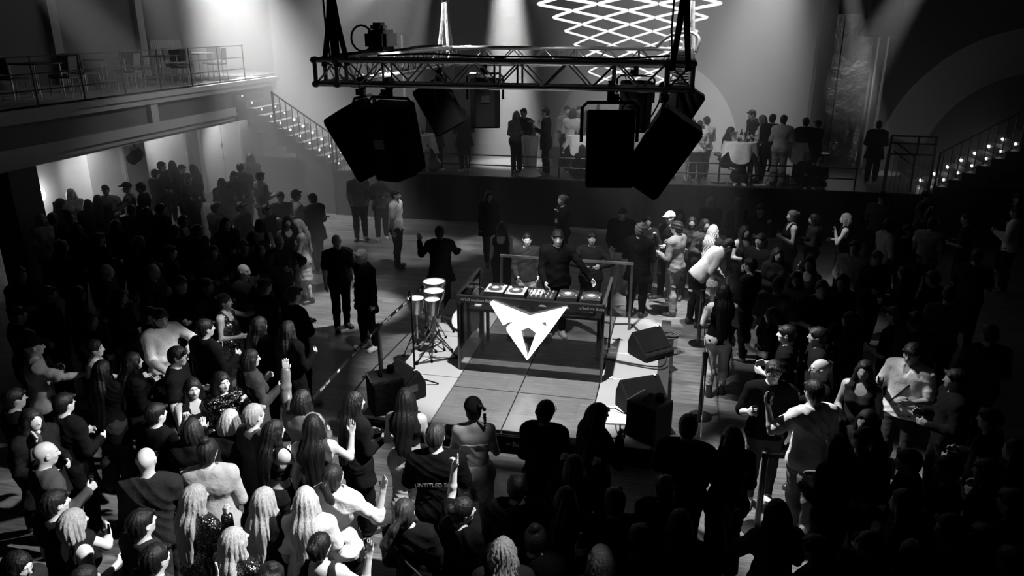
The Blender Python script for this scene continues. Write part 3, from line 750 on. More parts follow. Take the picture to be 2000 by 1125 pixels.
def bounds(P, m=.14):
    pts = [P['pel'], P['head'] + np.array([0, 0, .1]), *P['toe'].values(), *P['ank'].values(), *P['knee'].values(), P['pel'] + np.array([.12, .1, 0]), P['pel'] - np.array([.12, .12, 0])]
    for q in (-1, 1):
        S, E, W, d, hp = P['arm'][q]; pts += [S, E, W, W + d * .14]
    pts = np.array(pts); lo = pts.min(0) - m; hi = pts.max(0) + m; lo[2] = min(lo[2], -.02) if not P.get('sit') else lo[2]
    return lo, hi

def folds(P, amp, fr=1.):
    r = P['rng']; a = r.uniform(0, 6.28, 4); k = r.uniform(.7, 1.3, 4)
    def w(X, Y, Z):
        p1 = 30 * fr * k[0] * (Z + .55 * X) + a[0] + 2.4 * np.sin(6 * X + 7 * Y + a[1]) + 1.2 * np.sin(9 * Z + a[3])
        p2 = 44 * fr * k[2] * (X * .8 + Y - .5 * Z) + a[2] + 2.5 * np.sin(8 * Z + a[3])
        m = .55 + .45 * np.sin(5 * Z + 4 * X + a[1])
        return amp * ((np.abs(np.sin(p1)) - .55) * 1.5 * m + np.sin(p2) * .4)
    return w

def build_body(P, res):
    lo, hi = bounds(P); fine = [(P['head'][2] - .16, P['head'][2] + .16)]
    for q in (-1, 1):
        W, d = P['arm'][q][2], P['arm'][q][3]; z = sorted([W[2], (W + d * .19)[2]]); fine.append((z[0] - .03, z[1] + .03))
    F = Field(lo, hi, res, fine)
    torso(F, P); seat(F, P); P['palm'] = {}; P['pdir'] = {}
    for q in (-1, 1):
        leg(F, P, q)
        F.cap(P['ank'][q] + np.array([0, -.02, -.035]), P['toe'][q], .042 * P['s'], .032 * P['s'], .03)
    for q in (-1, 1): arm(F, P, q)
    head(F, P, res)
    for q in (-1, 1): hand(F, P, q, res)
    V, Q = F.mesh()
    # lips, eyes and brows by place on the face
    C = V[Q].mean(1); L = (C - P['head']) @ P['H'] / (P['s'] * (.97 if P['f'] else 1.))
    mi = np.zeros(len(Q), np.int32)
    if res < .016:
        x, y, z = np.abs(L[:, 0]), L[:, 1], L[:, 2]
        mi[(y > .05) & (((x - .031) / .0135) ** 2 + ((z - .004) / .0068) ** 2 < 1)] = 1
        mi[(y > .05) & (((x - .031) / .0045) ** 2 + ((z - .004) / .006) ** 2 < 1)] = 2
        mi[(y > .05) & (x > .012) & (x < .050) & (abs(z - .026 + .25 * (x - .03) ** 2 * 40) < .0045)] = 2
        mi[(y > .06) & ((x / .024) ** 2 + ((z + .058) / .0115) ** 2 < 1)] = 3
    return V, Q, mi

def cut_side(F, c, n): F.plane(c, n)

def build_top(P, res, kind):
    """t tee, s sweater/jacket, k tank, x strapless, o open jacket(coat), d dress sleeveless, D dress sleeves, z crop"""
    s = P['s']; up = P['up']; lo, hi = bounds(P, .16)
    F = Field(lo, hi, res)
    g = {'t': .020, 's': .024, 'k': .012, 'x': .012, 'o': .034, 'd': .013, 'z': .014, 'h': .030}[kind]
    g = max(g, res * .95)
    torso(F, P, g)
    long = {'o': -.22, 'd': -.42, 'z': .20, 'x': .05}.get(kind, -.07)
    if kind in 'o':
        for q in (-1, 1): F.cap(P['pel'], P['hipj'][q] + np.array([0, 0, -.2]) * s, .15 * s + g, .15 * s + g, .05, (1, .8, 1))
    elif kind == 'd':
        F.cap(P['pel'], np.array([P['pel'][0] * .5, 0.01, P['pel'][2] - .40 * s]), .155 * s + g, .20 * s + g, .05, (1, .78, 1)); seat(F, P, g)
    elif kind not in 'zx': seat(F, P, g); F.cap(up(0, 0, -.06), up(0, 0, .1), .158 * s * P.get('fat', 1) + g, .15 * s * P.get('fat', 1) + g, .04, (1, .74, 1))
    if kind == 't':
        for q in (-1, 1): arm(F, P, q, g, P.get('sl', .72))
    if kind in 'soh':
        for q in (-1, 1): arm(F, P, q, g * (.8 if kind == 's' else .55), P.get('sl', 2.))
    F.plane(up(0, 0, long), P['T'] @ np.array([0, 0, -1.]))
    # neck opening
    nk = P['neck']
    if kind in 'kdz':
        F.cap(up(0, .12, .56), up(0, .10, .48), .085 * s, .07 * s, .01, op='-'); F.cap(up(0, -.12, .58), up(0, -.1, .48), .10 * s, .08 * s, .01, op='-')
        for q in (-1, 1): F.cap(P['sho'][q] + P['T'] @ np.array([q * .02, 0, .07]), P['sho'][q] + P['T'] @ np.array([q * .035, 0, -.1]) , .06 * s, .05 * s, .01, (1, 1.6, 1), op='-')
        F.cap(nk - np.array([0, 0, .01]), P['head'], .085 * s, .085 * s, .01, op='-')
    elif kind == 'x':
        F.plane(up(0, 0, .36), P['T'] @ np.array([0, 0, 1.]))
    else:
        F.cap(nk + P['T'] @ np.array([0, .01, .035]) * s, P['head'], .060 * s + g * .4, .09 * s, .012, op='-')
        if P.get('vn'): F.cap(up(0, .14, .44), up(0, .10, .55), .012 * s, .05 * s, .01, op='-')
    if kind == 'h':
        F.cap(up(-.06, -.085, .50), up(.06, -.085, .50), .055 * s, .055 * s, .03)
    V, Q = F.mesh(folds(P, min(.0062, res * .6)))
    return V, Q

def build_legs(P, res, kind):
    """j slim trousers, w wide trousers, s shorts, k skirt, m long skirt, l leggings"""
    s = P['s']; lo, hi = bounds(P, .16); hi[2] = P['pel'][2] + .3
    F = Field(lo, hi, res)
    g = max({'j': .013, 'w': .026, 's': .024, 'k': .014, 'm': .016, 'l': .006}[kind], res * .8)
    F.cap(P['up'](0, 0, -.02), P['up'](0, .0, .12), (.158 if P['f'] else .152) * s * P.get('fat', 1) + g * .8, (.138 if P['f'] else .146) * s * P.get('fat', 1) + g * .6, .04, (1, .70, 1))
    seat(F, P, g)
    for q in (-1, 1):
        if kind in 'jl': leg(F, P, q, g, g + .004, 1.0)
        elif kind == 'w': leg(F, P, q, g, g + .016, 1.0, .022)
        elif kind == 's': F.cap(P['hipj'][q], P['hipj'][q] + (P['knee'][q] - P['hipj'][q]) * .82, .092 * s + g, .082 * s + g, .04)
        elif kind in 'km' and not P.get('sit'):
            d = .45 if kind == 'k' else .85
            F.cap(P['pel'] + np.array([0, 0, -.05]), np.array([P['pel'][0] * .5, 0, P['pel'][2] - d * s]), .15 * s + g, (.17 if kind == 'k' else .22) * s + g, .05, (1, .75, 1))
        else: leg(F, P, q, g, g, .6)
    F.plane(P['up'](0, 0, .10), P['T'] @ np.array([0, 0, 1.]))
    if kind in 'km': F.plane((0, 0, P['pel'][2] - (.43 if kind == 'k' else .82) * s), (0, 0, -1))
    if kind in 'jwl': F.plane((0, 0, .075 * s), (0, 0, -1))
    if kind == 's':
        F.plane((0, 0, .56 * s), (0, 0, -1))
    return F.mesh(folds(P, min(.006, res * .55), 1.3))

def build_shoe(P, res, q, kind):
    s = P['s']; A, T = P['ank'][q], P['toe'][q]; res = min(res * .8, .015)
    F = Field(np.minimum(A, T) - .12, np.maximum(A, T) + .13, res)
    d = nrm((T - A) * np.array([1, 1, 0]))
    heel = np.array([A[0], A[1], .045 * s]) - d * .025 * s; toe = np.array([T[0], T[1], .036 * s]) + d * .012
    F.cap(heel, toe, .050 * s, .045 * s, .02, (1, 1, .8)); F.cap(heel + np.array([0, 0, .03]), A + np.array([0, 0, (.02 if kind != 'b' else .13) * s]), .050 * s, .050 * s, .03)
    F.cap(heel + np.array([0, 0, -.025]), toe + np.array([0, 0, -.018]), .050 * s, .050 * s, .008, (1, 1, .45))
    F.plane((0, 0, .003), (0, 0, -1))
    return F.mesh()

def build_hair(P, res, kind):
    s = P['s'] * (.97 if P['f'] else 1.); H = P['H']; C = P['head']; T = P['T']
    def at(x, y, z): return C + H @ (np.array([x, y, z]) * s)
    F = Field(C - np.array([.34, .36, .68]), C + np.array([.34, .34, .26]), res)
    g = {'z': .004, 's': .010, 'c': .022}.get(kind, .012)
    F.ell(at(0, -.014, .026), np.array([.078, .098, .095]) * s + g, H, .02)
    if kind in 'scz':     # short: off the face and above the ears
        F.ell(at(0, -.05, -.03), np.array([.066, .055, .06]) * s + g * .6, H, .03)
        F.cap(at(-.05, .075, .055 if kind != 'z' else .06), at(.05, .085, .07), .02, .022, .02) if kind == 's' else None
        F.ell(at(0, .135, -.035), np.array([.115, .115, .095]) * s, H, .008, '-')
        for q in (-1, 1): F.ell(at(q * .09, .01, -.045), np.array([.035, .05, .06]) * s, H, .008, '-')
        F.plane(at(0, 0, -.085), H @ np.array([0, 0, -1.]))
    else:
        long = {'l': .36, 'L': .46, 'b': .17, 'w': .38}.get(kind, 0)
        if long:
            # curtain of hair down the back and by both cheeks
            F.ell(at(0, -.045, -.04), np.array([.088, .082, .11]) * s + .006, H, .03)
            bk = P['up'](0, -.13, .40); nb = at(0, -.085, -.06)
            end = nb + nrm(bk - nb) * 1. * 0
            dn = P['up'](0, -.165, .53 - long + .02) if long > .2 else at(0, -.07, -.14)
            F.cap(nb, P['up'](0, -.125, .47) if long > .2 else dn, .098 * s, .105 * s, .04, (1, .5, 1))
            if long > .2: F.cap(P['up'](0, -.125, .47), dn, .105 * s, (.085 if kind != 'w' else .12) * s, .04, (1, .42, 1))
            for q in (-1, 1):
                a = at(q * .082, .012, .0); b = at(q * .088, -.005, -.12)
                F.cap(a, b, .026 * s, .034 * s, .03)
                if long > .2: F.cap(b, P['up'](q * .115, .045, .40 if kind != 'L' else .36), .034 * s, .026 * s, .03)
            if kind == 'b': F.plane(at(0, 0, -.155), H @ np.array([0, 0, -1.]))
        F.ell(at(0, .13, -.045), np.array([.068, .11, .12]) * s, H, .008, '-')
        if not long: 
            F.ell(at(0, -.05, -.045), np.array([.066, .055, .06]) * s + g * .6, H, .03)
            for q in (-1, 1): F.ell(at(q * .09, .01, -.05), np.array([.035, .05, .055]) * s, H, .008, '-')
            F.ell(at(0, .135, -.035), np.array([.115, .115, .10]) * s, H, .008, '-')
        if kind == 'p':
            a = at(0, -.115, .05); F.cap(a, at(0, -.15, .04), .026 * s, .03 * s, .02); F.cap(at(0, -.15, .04), at(.015, -.165, -.11), .034 * s, .036 * s, .02); F.cap(at(.015, -.165, -.11), at(.03, -.14, -.27), .036 * s, .014 * s, .02)
        if kind == 'q':    # swinging ponytail
            F.cap(at(0, -.115, .03), at(-.06, -.18, -.02), .026 * s, .036 * s, .02); F.cap(at(-.06, -.18, -.02), at(-.15, -.24, -.13), .036 * s, .045 * s, .02); F.cap(at(-.15, -.24, -.13), at(-.19, -.27, -.25), .04 * s, .012 * s, .02)
        if kind == 'n': F.ell(at(0, -.12, .045), np.array([.052, .045, .05]) * s, H, .012)
        if kind == 'u': F.ell(at(0, -.04, .135), np.array([.045, .045, .04]) * s, H, .012)
        if kind == 'a':    # braid
            p0 = at(.05, -.10, .09)
            for i in range(9): F.ell(p0 + H @ np.array([.06 * min(1, i / 2.), -.02, 0]) * s + np.array([0, 0, -.034 * i + (.03 if i in (1, 2) else 0)]) * s, np.array([.021, .021, .024]) * s * (1 - .04 * i), None, .008)
    a = P['rng'].uniform(0, 6, 3); amp = {'c': .010, 'w': .006}.get(kind, .0028)
    def strands(X, Y, Z):
        x = X - C[0]; y = Y - C[1]; z = Z - C[2]
        if kind == 'c': return amp * (np.sin(95 * x + a[0]) * np.sin(90 * y + a[1]) + np.sin(100 * z + 40 * x + a[2])) * .6
        an = np.arctan2(x, -y + .02)
        return amp * (np.sin(23 * an + a[0] + (4 if kind == 'w' else 3) * np.sin((22 if kind == 'w' else 6) * z + a[1])) + .7 * np.sin(51 * an + 12 * z + a[2]))
    return F.mesh(strands)
TOPS = {'t': 't_shirt', 's': 'sweater', 'h': 'hooded_sweater', 'k': 'tank_top', 'x': 'strapless_top', 'o': 'jacket', 'd': 'dress', 'z': 'crop_top'}
LEGS = {'j': 'trousers', 'w': 'trousers', 's': 'shorts', 'k': 'skirt', 'm': 'skirt', 'l': 'leggings'}
N_PEOPLE = [0]
def person(px, py, h, turn, look, arms, label, group='crowd on the dance floor', z=0., res=None, hold='', **kw):
    N_PEOPLE[0] += 1
    P = dict(h=h, arms=arms, rng=np.random.default_rng(N_PEOPLE[0] * 7 + 3), **kw)
    tok = look.split(); P['f'] = tok[0] == 'f'
    y = P.pop('y', None); skeleton(P)
    if y:   # stand at a known depth: let the height follow
        P['h'] = h * (at_depth(px, py, y)[2] - z) / (P['head'] + P['H'] @ np.array([0, -.012, .116]) * P['s'])[2]; skeleton(P)
    top = P['head'] + P['H'] @ np.array([0, -.012, .116]) * P['s']
    if 'hat' in kw: pass
    head_at = at_height(px, py, z + top[2])
    az = math.atan2(head_at[0], head_at[1])
    yaw = az + math.radians(turn)
    R = rotz(-yaw)
    loc = np.array([head_at[0], head_at[1], z]) - R @ np.array([top[0], top[1], 0])
    dist = math.hypot(loc[0], loc[1])
    if res is None: res = min(.021, max(.0092, dist * .0012))
    if kw.get("dim"): res = max(res, .018)
    skin = grey('skin', kw.get('sk', .40))
    def add(name, VQ, mats, parent, mi=None):
        V, Q = VQ
        if len(Q) == 0: return None
        o = bpy.data.objects.new(name, mesh_from(V, Q, name, mats, mi)); C.objects.link(o)
        if parent is not None: o.parent = parent
        return o
    V, Q, mi = build_body(P, res)
    root = add('person', (V, Q), [skin, grey('eye', .55), grey('pupil', .02), grey('skin', kw.get('sk', .40) * .55)], None, mi)
    root.location = loc; root.rotation_euler = (0, 0, -yaw)
    root['label'] = label; root['category'] = 'person'; root['group'] = group; root['kind'] = 'thing'
    for t in tok[1:]:
        w, k, v = t[0], t[1], float(t[2:])
        if w == 'H':
            if k == 'B': continue
            if k == 'K':   # cap with a visor
                o = add('cap', build_cap(P, res), [grey('cloth', v)], root)
            else: o = add('hair', build_hair(P, min(res, .013), k), [grey('hair', v)], root)
        elif w == 'T':
            add(TOPS[k], build_top(P, res, k), [grey(kw.get('tm', 'cloth'), v)], root)
        elif w == 'L':
            add(LEGS[k], build_legs(P, res * 1.3, k), [grey('cloth', v)], root)
        elif w == 'S':
            for q in (-1, 1):
                V, Q = build_shoe(P, res, q, k); add('boot' if k == 'b' else 'shoe', (V, Q), [grey('leather', v)], root)
    P['R'] = R; P['loc'] = loc; P['root'] = root; P['yaw'] = yaw
    for it in hold.split():
        q = -1 if it[1] == 'l' else 1
        w = loc + R @ P['palm'][q]
        hold_item(it[0], w, yaw, label, P, q)
    ex = kw.get('ex', '')
    if kw.get('back'):
        lettering(kw['back'], .053 * P['s'], tuple(P['up'](0, -.148, .30)), (PI / 2, 0, 0), root, grey('paint', .16), ext=.002)
    if 'g' in ex: glasses_for(P, root)
    if 'j' in ex: strap_for(P, root, kw.get('stv', .02))
    return P

def build_cap(P, res):
    s = P['s']; H = P['H']; C = P['head']
    def at(x, y, z): return C + H @ (np.array([x, y, z]) * s)
    F = Field(C - .25, C + .25, min(res, .01))
    F.ell(at(0, -.012, .030), np.array([.078, .100, .094]) * s + .019, H, .02)
    F.plane(at(0, 0, .035), H @ np.array([0, .15, -1.]))
    F.ell(at(0, .10, .045), np.array([.075, .075, .012]) * s, H, .012)
    return F.mesh()

def glasses_for(P, root):
    s = P['s']; H = P['H']; C = P['head']; m = MB()
    def at(x, y, z): return C + H @ (np.array([x, y, z]) * s)
    for q in (-1, 1):
        m.tube([at(q * .033 + .024 * math.cos(a), .104, .004 + .019 * math.sin(a)) for a in np.linspace(0, 6.283, 13)], .003, 5)
        m.tube([at(q * .057, .102, .008), at(q * .080, .06, .010), at(q * .086, -.02, .006)], .003, 5)
    m.tube([at(-.010, .107, .006), at(.010, .107, .006)], .003, 5)
    m.build('spectacles', grey('metal', .08), root)

def strap_for(P, root, v):
    s = P['s']; up = P['up']; m = MB(); g = .03
    pts = [up(-.13, .04, .50), up(-.10, .10, .42), up(-.02, .15, .28), up(.10, .13, .10), up(.175, .02, .0), up(.10, -.13, .12), up(-.02, -.135, .30), up(-.10, -.10, .46), up(-.13, -.03, .52), up(-.13, .04, .50)]
    m.tube(pts, .012, 6); o = m.build('bag_strap', grey('leather', v), root)
    b = MB(); b.box(up(.20, .03, -.05), (.05, .19, .14)); b.build('shoulder_bag', grey('leather', v), root, bevel=.015)
# ---------------------------------------------------------------- the dais, the booth and what stands on it
DZ = .3
dk = MB(); dk.span((-3.93, 8.52, .04), (.10, 12.92, .245)); struct(dk.build('dais_floor', M_black, smooth=False))
G = .008
for i, (x0, x1) in enumerate(((-2.95, -1.99), (-1.99, -.88))):
    for j, (y0, y1) in enumerate(((8.52, 9.62), (9.62, 10.63), (10.63, 11.58), (11.58, 12.92))):
        struct(MB().span((x0 + G, y0 + G, .245), (x1 - G, y1 - G, DZ)).build('deck_floor', M_deck, bevel=.004))
for x0, x1, rows in ((-3.93, -2.95, (8.52, 9.9, 11.4, 12.92)), (-.88, -.06, (8.52, 9.1, 10.35, 11.3, 12.92))):
    for y0, y1 in zip(rows, rows[1:]): struct(MB().span((x0 + G, y0 + G, .245), (x1 - G, y1 - G, DZ)).build('deck_floor', M_ply, bevel=.004))
struct(MB().span((-.06, 8.52, .245), (.10, 12.92, DZ - .004)).build('deck_floor', grey('satin', .06), bevel=.004))
tp_ = MB()
for k in range(26): tp_.box((-.035 + .012 * math.sin(k * 2.1), 9.2 + k * .045, DZ + .002), (.035, .05, .004), rotz(.5 * math.sin(k * 1.7)))
tag(rest(tp_.build('gaffer_tape', grey('foil', .6))), 'crumpled shiny tape along the right edge of the dais', 'tape')
tag(rest(MB().span((-.87, 10.34, DZ), (-.1, 10.37, DZ + .003)).build('tape_strip', grey('paint', .75))), 'white tape strip across the pale deck between the right floor speakers', 'tape')
tag(rest(MB().span((-.86, 11.28, DZ), (-.3, 11.315, DZ + .003)).build('tape_strip', grey('paint', .75))), 'white tape strip on the pale deck in front of the coil of cable', 'tape')
tag(rest(MB().span((-.85, 11.83, DZ), (-.67, 11.87, DZ + .003)).build('tape_strip', grey('paint', .02))), 'short black tape strip on the pale deck beside the booth', 'tape')
def lettering(txt, size, loc, rot, parent, mat, name='lettering', ext=.001, font_sp=1.):
    cu = bpy.data.curves.new(name, 'FONT'); cu.body = txt; cu.size = size; cu.extrude = ext; cu.align_x = 'CENTER'; cu.align_y = 'CENTER'; cu.space_character = font_sp; cu.materials.append(mat)
    o = bpy.data.objects.new(name, cu); C.objects.link(o); bpy.context.view_layer.update(); me = bpy.data.meshes.new_from_object(o.evaluated_get(bpy.context.evaluated_depsgraph_get()))
    bpy.data.objects.remove(o); bpy.data.curves.remove(cu); o = bpy.data.objects.new(name, me); C.objects.link(o); o.location = loc; o.rotation_euler = rot
    if parent is not None: o.parent = parent
    return o
M_white = grey('paint', .7); M_ink = grey('paint', .35)
# skirt round the dais with small pale lettering
sk = thing('dais_skirt', 'black fabric skirt with small pale lettering round the dais front', 'skirt', (-1.9, 8.49, 0))
MB().span((-2.03, -.015, .01), (2.0, .015, .24)).build('front_cloth', M_drape, sk); MB().span((-2.06, .0, .01), (-2.035, 4.4, .24)).build('side_cloth', M_drape, sk); 
for x in (-1.75, -.75, .15, 1.1): lettering('w Budum', .085, (x, -.018, .14), (PI / 2, 0, 0), sk, M_ink)
# booth of dark clear sheet with metal top rails
bx0, bx1, by0, by1, bt = -3.02, -.87, 10.18, 11.46, 1.5
bo = thing('dj_booth', 'waist-high DJ booth of dark clear sheets with pale metal top rails', 'booth', ((bx0 + bx1) / 2, (by0 + by1) / 2, DZ))
def bp_(x, y, z): return (x - (bx0 + bx1) / 2, y - (by0 + by1) / 2, z - DZ)
M_perspex = glassy('tinted_perspex', .72, .03); M_smoke = glassy('smoked_perspex', .42, .03); M_rail = grey('metal', .5); M_dkrail = grey('metal', .15)
MB().span(bp_(bx0, by0 - .008, DZ + .002), bp_(bx1, by0 + .008, bt)).build('front_sheet', M_perspex, bo)
for x in (bx0, bx1): MB().span(bp_(x - .006, by0 + .01, DZ + .3), bp_(x + .006, by1, bt)).build('side_sheet', M_smoke, bo)
fr = MB().span(bp_(bx0 - .01, by0 - .022, bt - .10), bp_(bx1 + .01, by0 + .016, bt + .005)).build('front_rail', grey('gloss', .025), bo)
MB().span(bp_(bx0 + .02, by0 - .0, bt + .005), bp_(bx1 - .0, by0 + .018, bt + .015)).build('rail_edge', M_rail, fr)
for t, x in (('m\u2019full mushon Buba', bx0 + .30), ('m\u2019bull mi Buba', bx1 - .17)): lettering(t, .062, bp_(x, by0 - .0235, bt - .05), (PI / 2, 0, 0), fr, M_ink)
for x in (-2.45, -1.75, -1.42):
    m = MB(); m.prism([bp_(x + .055 * math.cos(a), by0 - .0235, bt - .07 + .028 * math.sin(a)) for a in np.linspace(0, PI, 9)], (0, 0, 0), (0, -.002, 0)); m.build('sticker', M_ink, fr)
for x in (bx0, bx1): MB().span(bp_(x - .022, by0, bt), bp_(x + .022, by1, bt + .02)).build('side_rail', M_rail if x == bx1 else grey('metal', .3), bo)
for x in (bx0, bx1):
    for y in (by0 + .02, by1): MB().span(bp_(x - .018, y - .018, DZ + .002), bp_(x + .018, y + .018, bt)).build('post', M_dkrail, bo)
tb = thing('equipment_table', 'long black table inside the booth carrying the mixing gear', 'table', (-1.95, 10.95, DZ))
MB().span((-.98, -.5, .86), (1.02, .42, .90)).build('table_top', grey('rubber', .02), tb, bevel=.004)
for x in (-.9, .95):
    for y in (.0, .36): MB().span((x - .025, y - .025, .002), (x + .025, y + .025, .86)).build('leg', M_blk, tb)
TT = DZ + .90
rr = thing('rear_rail', 'free standing rail with pale top bar behind the DJ', 'railing', (-1.75, 12.32, DZ))
MB().span((-1.12, -.02, 1.17), (1.16, .02, 1.21)).build('top_bar', grey('metal', .75), rr); MB().span((-1.12, -.012, .62), (-.3, .012, .645)).build('lower_bar', M_rail, rr)
for x in (-1.1, -.3, 1.14): 
    MB().span((x - .02, -.02, .002), (x + .02, .02, 1.17)).build('post', M_dkrail, rr)
# glowing sign: two mirrored halves, each a swept wing over a tapering leg
M_sign = glow(3.2, 'sign_light')
sg_ = thing('light_sign', 'bright white light sign shaped like a winged angular emblem on the booth front', 'sign', (-1.96, by0 - .06, .6))
so = np.array(sg_.location)
def sp(px, py): p = at_depth(px, py, by0 - .07); p[1] = by0 - .03; return p - so
left = [(957, 592), (961, 589), (1034, 618), (1034, 640), (1030, 640), (1016, 646), (1028.5, 692), (1029.5, 703), (990, 646), (989, 640), (1004, 628), (994, 629), (983, 635)]
right = [(1107, 601), (1034, 618), (1034, 640), (1047, 650), (1032, 692), (1030.5, 703), (1074, 647), (1075, 645), (1053, 631), (1066, 628), (1068, 637), (1077, 643)]
for pts in (left, right):
    m = MB(); f = [sp(*p) for p in pts]; m.prism(f, (0, 0, 0), (0, -.045, 0)); o = m.build('emblem_half', M_sign, sg_, smooth=False)
MB().span((-.3, .02, .25), (.3, .045, .32)).build('mount_bar', M_blk, sg_)
# players, mixer and pads
def player(x, y, v, lb):
    e = thing('media_player', lb, 'player', (x, y, TT + .03), 0, 'players on the booth table')
    MB().box((0, 0, .045), (.31, .38, .09)).build('body', grey('rubber', .03), e, bevel=.008)
    MB().box((0, 0, .094), (.30, .37, .008)).build('top_plate', grey('paint', v), e, bevel=.002)
    j = MB(); j.lathe([(.0, .098), (.112, .098), (.112, .112), (.104, .118), (0.0, .118)], 32, (0, -.03, 0), cap=False); w = j.build('jog_wheel', grey('gloss', .06 if v > .2 else .12), e)
    MB().lathe([(0, .1185), (.055, .1185), (.055, .121), (0, .121)], 24, (0, -.03, 0), cap=False).build('wheel_centre', grey('gloss', .6), w)
    MB().box((0, .145, .104), (.20, .065, .012), rotx(.25)).build('screen', grey('gloss', .02), e)
    for i in range(2): MB().lathe([(0, .098), (.016, .098), (.014, .11), (0, .11)], 14, (-.125, -.135 + .045 * i, 0), cap=False).build('button', grey('gloss', .5), e)
    MB().box((.128, -.06, .104), (.018, .03, .016)).build('slider', grey('gloss', .7), e)
player(-2.66, 11.10, .62, 'leftmost media player with a white top plate on the booth table')
player(-2.32, 11.06, .62, 'white-topped media player next to the mixer side of its twin')
player(-1.50, 11.06, .03, 'black media player just right of the mixer')
player(-1.14, 11.03, .03, 'black media player under the DJ\u2019s outstretched hand')
mx = thing('mixing_desk', 'DJ mixer with rows of knobs between the white and black players', 'mixer', (-1.90, 11.02, TT))
MB().box((0, 0, .055), (.42, .42, .11)).build('body', grey('rubber', .03), mx, bevel=.008); MB().box((-.1, .07, .113), (.20, .24, .006)).build('top_plate', grey('paint', .5), mx)
for i in range(6):
    for j in range(4): MB().lathe([(0, .112), (.013, .112), (.011, .135), (0, .135)], 10, (-.17 + .065 * i, -.03 + .055 * j, 0), cap=False).build('knob', grey('gloss', .5 if (i + j) % 3 else .04), mx)
for i in range(5): MB().box((-.15 + .075 * i, -.13, .122), (.02, .035, .024)).build('fader', grey('gloss', .7), mx)
sa = thing('pad_sampler', 'flat control surface with rows of pale pads in front of the black players', 'sampler', (-1.36, 10.62, TT), -.06)
MB().box((0, 0, .03), (.66, .22, .06)).build('body', grey('rubber', .03), sa, bevel=.006)
for i in range(14):
    for j in range(3): MB().box((-.29 + .044 * i, -.07 + .06 * j, .064), (.032, .042, .012)).build('pad', grey('gloss', .55 if (i * 3 + j) % 4 else .1), sa)
hp = thing('headphones', 'black headphones lying beside the leftmost white player', 'headphones', (-2.90, 11.0, TT), .4)
for q in (-1, 1): MB().lathe([(.0, .0), (.045, .0), (.05, .03), (.03, .045), (0, .045)], 18, (q * .07, 0, .05), R=roty(q * 1.2), cap=False).build('ear_cup', grey('gloss', .05), hp)
w = MB(); w.tube([(.095 * math.cos(a), .0 + .02 * math.sin(a), .05 + .10 * math.sin(a)) for a in np.linspace(0, PI, 13)], .009, 6); w.build('headband', grey('gloss', .12), hp)
tag(rest(MB().box((-2.82, 10.62, TT + .012), (.10, .16, .02)).build('drinks_carton', M_white, bevel=.004)), 'small white box at the near left corner of the booth table', 'box')
for i in range(3): cable([(-2.5 + .5 * i, 10.62, TT + .01), (-2.4 + .5 * i, 10.55, TT + .06), (-2.2 + .5 * i, 10.6, TT + .015), (-2.05 + .5 * i, 10.72, TT + .02)], .007, 'audio_cable', ['thin cable looping below the white players', 'thin cable looping below the mixer', 'thin cable looping below the black players'][i] + ' on the booth table', M_rub, group='cables on the booth table')
for i, (px, py) in enumerate(((1180, 681), (1193, 678), (1194, 738))):
    p = at_height(px, py, DZ + .005); m = MB(); k = .11 if i < 2 else .05; a0 = [.4, 2.2, 1.][i]
    m.prism([p + [k * math.cos(a0 + t), k * math.sin(a0 + t), .004 * i] for t in (0, 1.3, 3.1, 4.0)], (0, 0, 0), (0, 0, .003))
    tag(rest(m.build('paper_scrap', grey('paint', .85))), ['left one of two overlapping white paper scraps on the deck by the booth', 'right one of two overlapping white paper scraps on the deck by the booth', 'tiny white paper scrap alone on the pale deck'][i], 'paper', 'paper scraps on the deck')
# drums
M_chrome = grey('metal', .75); M_skin = grey('paint', .85)
def drum(x, y, z, r, hgt, lb, rot=0, shell=M_chrome, nm='hand_drum'):
    e = thing(nm, lb, 'drum', (x, y, DZ), rot, 'percussion set')
    MB().lathe([(r * .72, z - hgt), (r * .97, z - .03), (r * .97, z - .005)], 28, cap=False).build('shell', shell, e)
    MB().lathe([(0, z), (r * .96, z), (r * .96, z - .012), (0, z - .012)], 28, cap=False).build('drum_head', M_skin, e)
    MB().lathe([(r * .95, z - .02), (r * 1.05, z - .02), (r * 1.05, z + .012), (r * .96, z + .012), (r * .95, z - .02)], 28, cap=False).build('hoop', M_chrome, e)
    for i in range(6): a = i * PI / 3; MB().tube([(r * 1.05 * math.cos(a), r * 1.05 * math.sin(a), z - .01), (r * .92 * math.cos(a), r * .92 * math.sin(a), z - hgt * .75)], .008, 6).build('tension_rod', M_chrome, e)
    st = MB(); st.tube([(0, 0, .22), (0, 0, z - hgt + .02)], .016, 8); st.tube([(0, 0, z - hgt), (r * .8, 0, z - hgt * .6)], .012, 6); st.tube([(0, 0, z - hgt), (-r * .8, 0, z - hgt * .6)], .012, 6); st.build('stand_pole', M_chrome, e)
    for i in range(3):
        a = i * 2 * PI / 3 + .4; m = MB(); m.tube([(0, 0, .46), (.30 * math.cos(a), .30 * math.sin(a), .02)], .011, 6); m.tube([(0, 0, .22), (.20 * math.cos(a), .20 * math.sin(a), .17)], .008, 6)
        l = m.build('leg', grey('metal', .25), e); MB().lathe([(0, .001), (.022, .001), (.018, .04), (0, .04)], 10, (.30 * math.cos(a), .30 * math.sin(a), 0), cap=False).build('rubber_foot', M_rub, l)
    return e
drum(-3.80, 11.46, .93, .185, .17, 'rearmost and widest of the white-headed drums on stands')
drum(-3.66, 11.02, .93, .165, .17, 'middle white-headed drum, overlapped by the small front one', .9)
drum(-3.86, 10.70, .90, .135, .24, 'leftmost white-headed drum of the percussion set', 1.7)
drum(-3.56, 10.62, .93, .118, .24, 'small round drum nearest the front of the percussion set', .3)
ms = thing('microphone_stand', 'tall thin black stand in front of the drums', 'stand', (-3.50, 9.52, DZ))
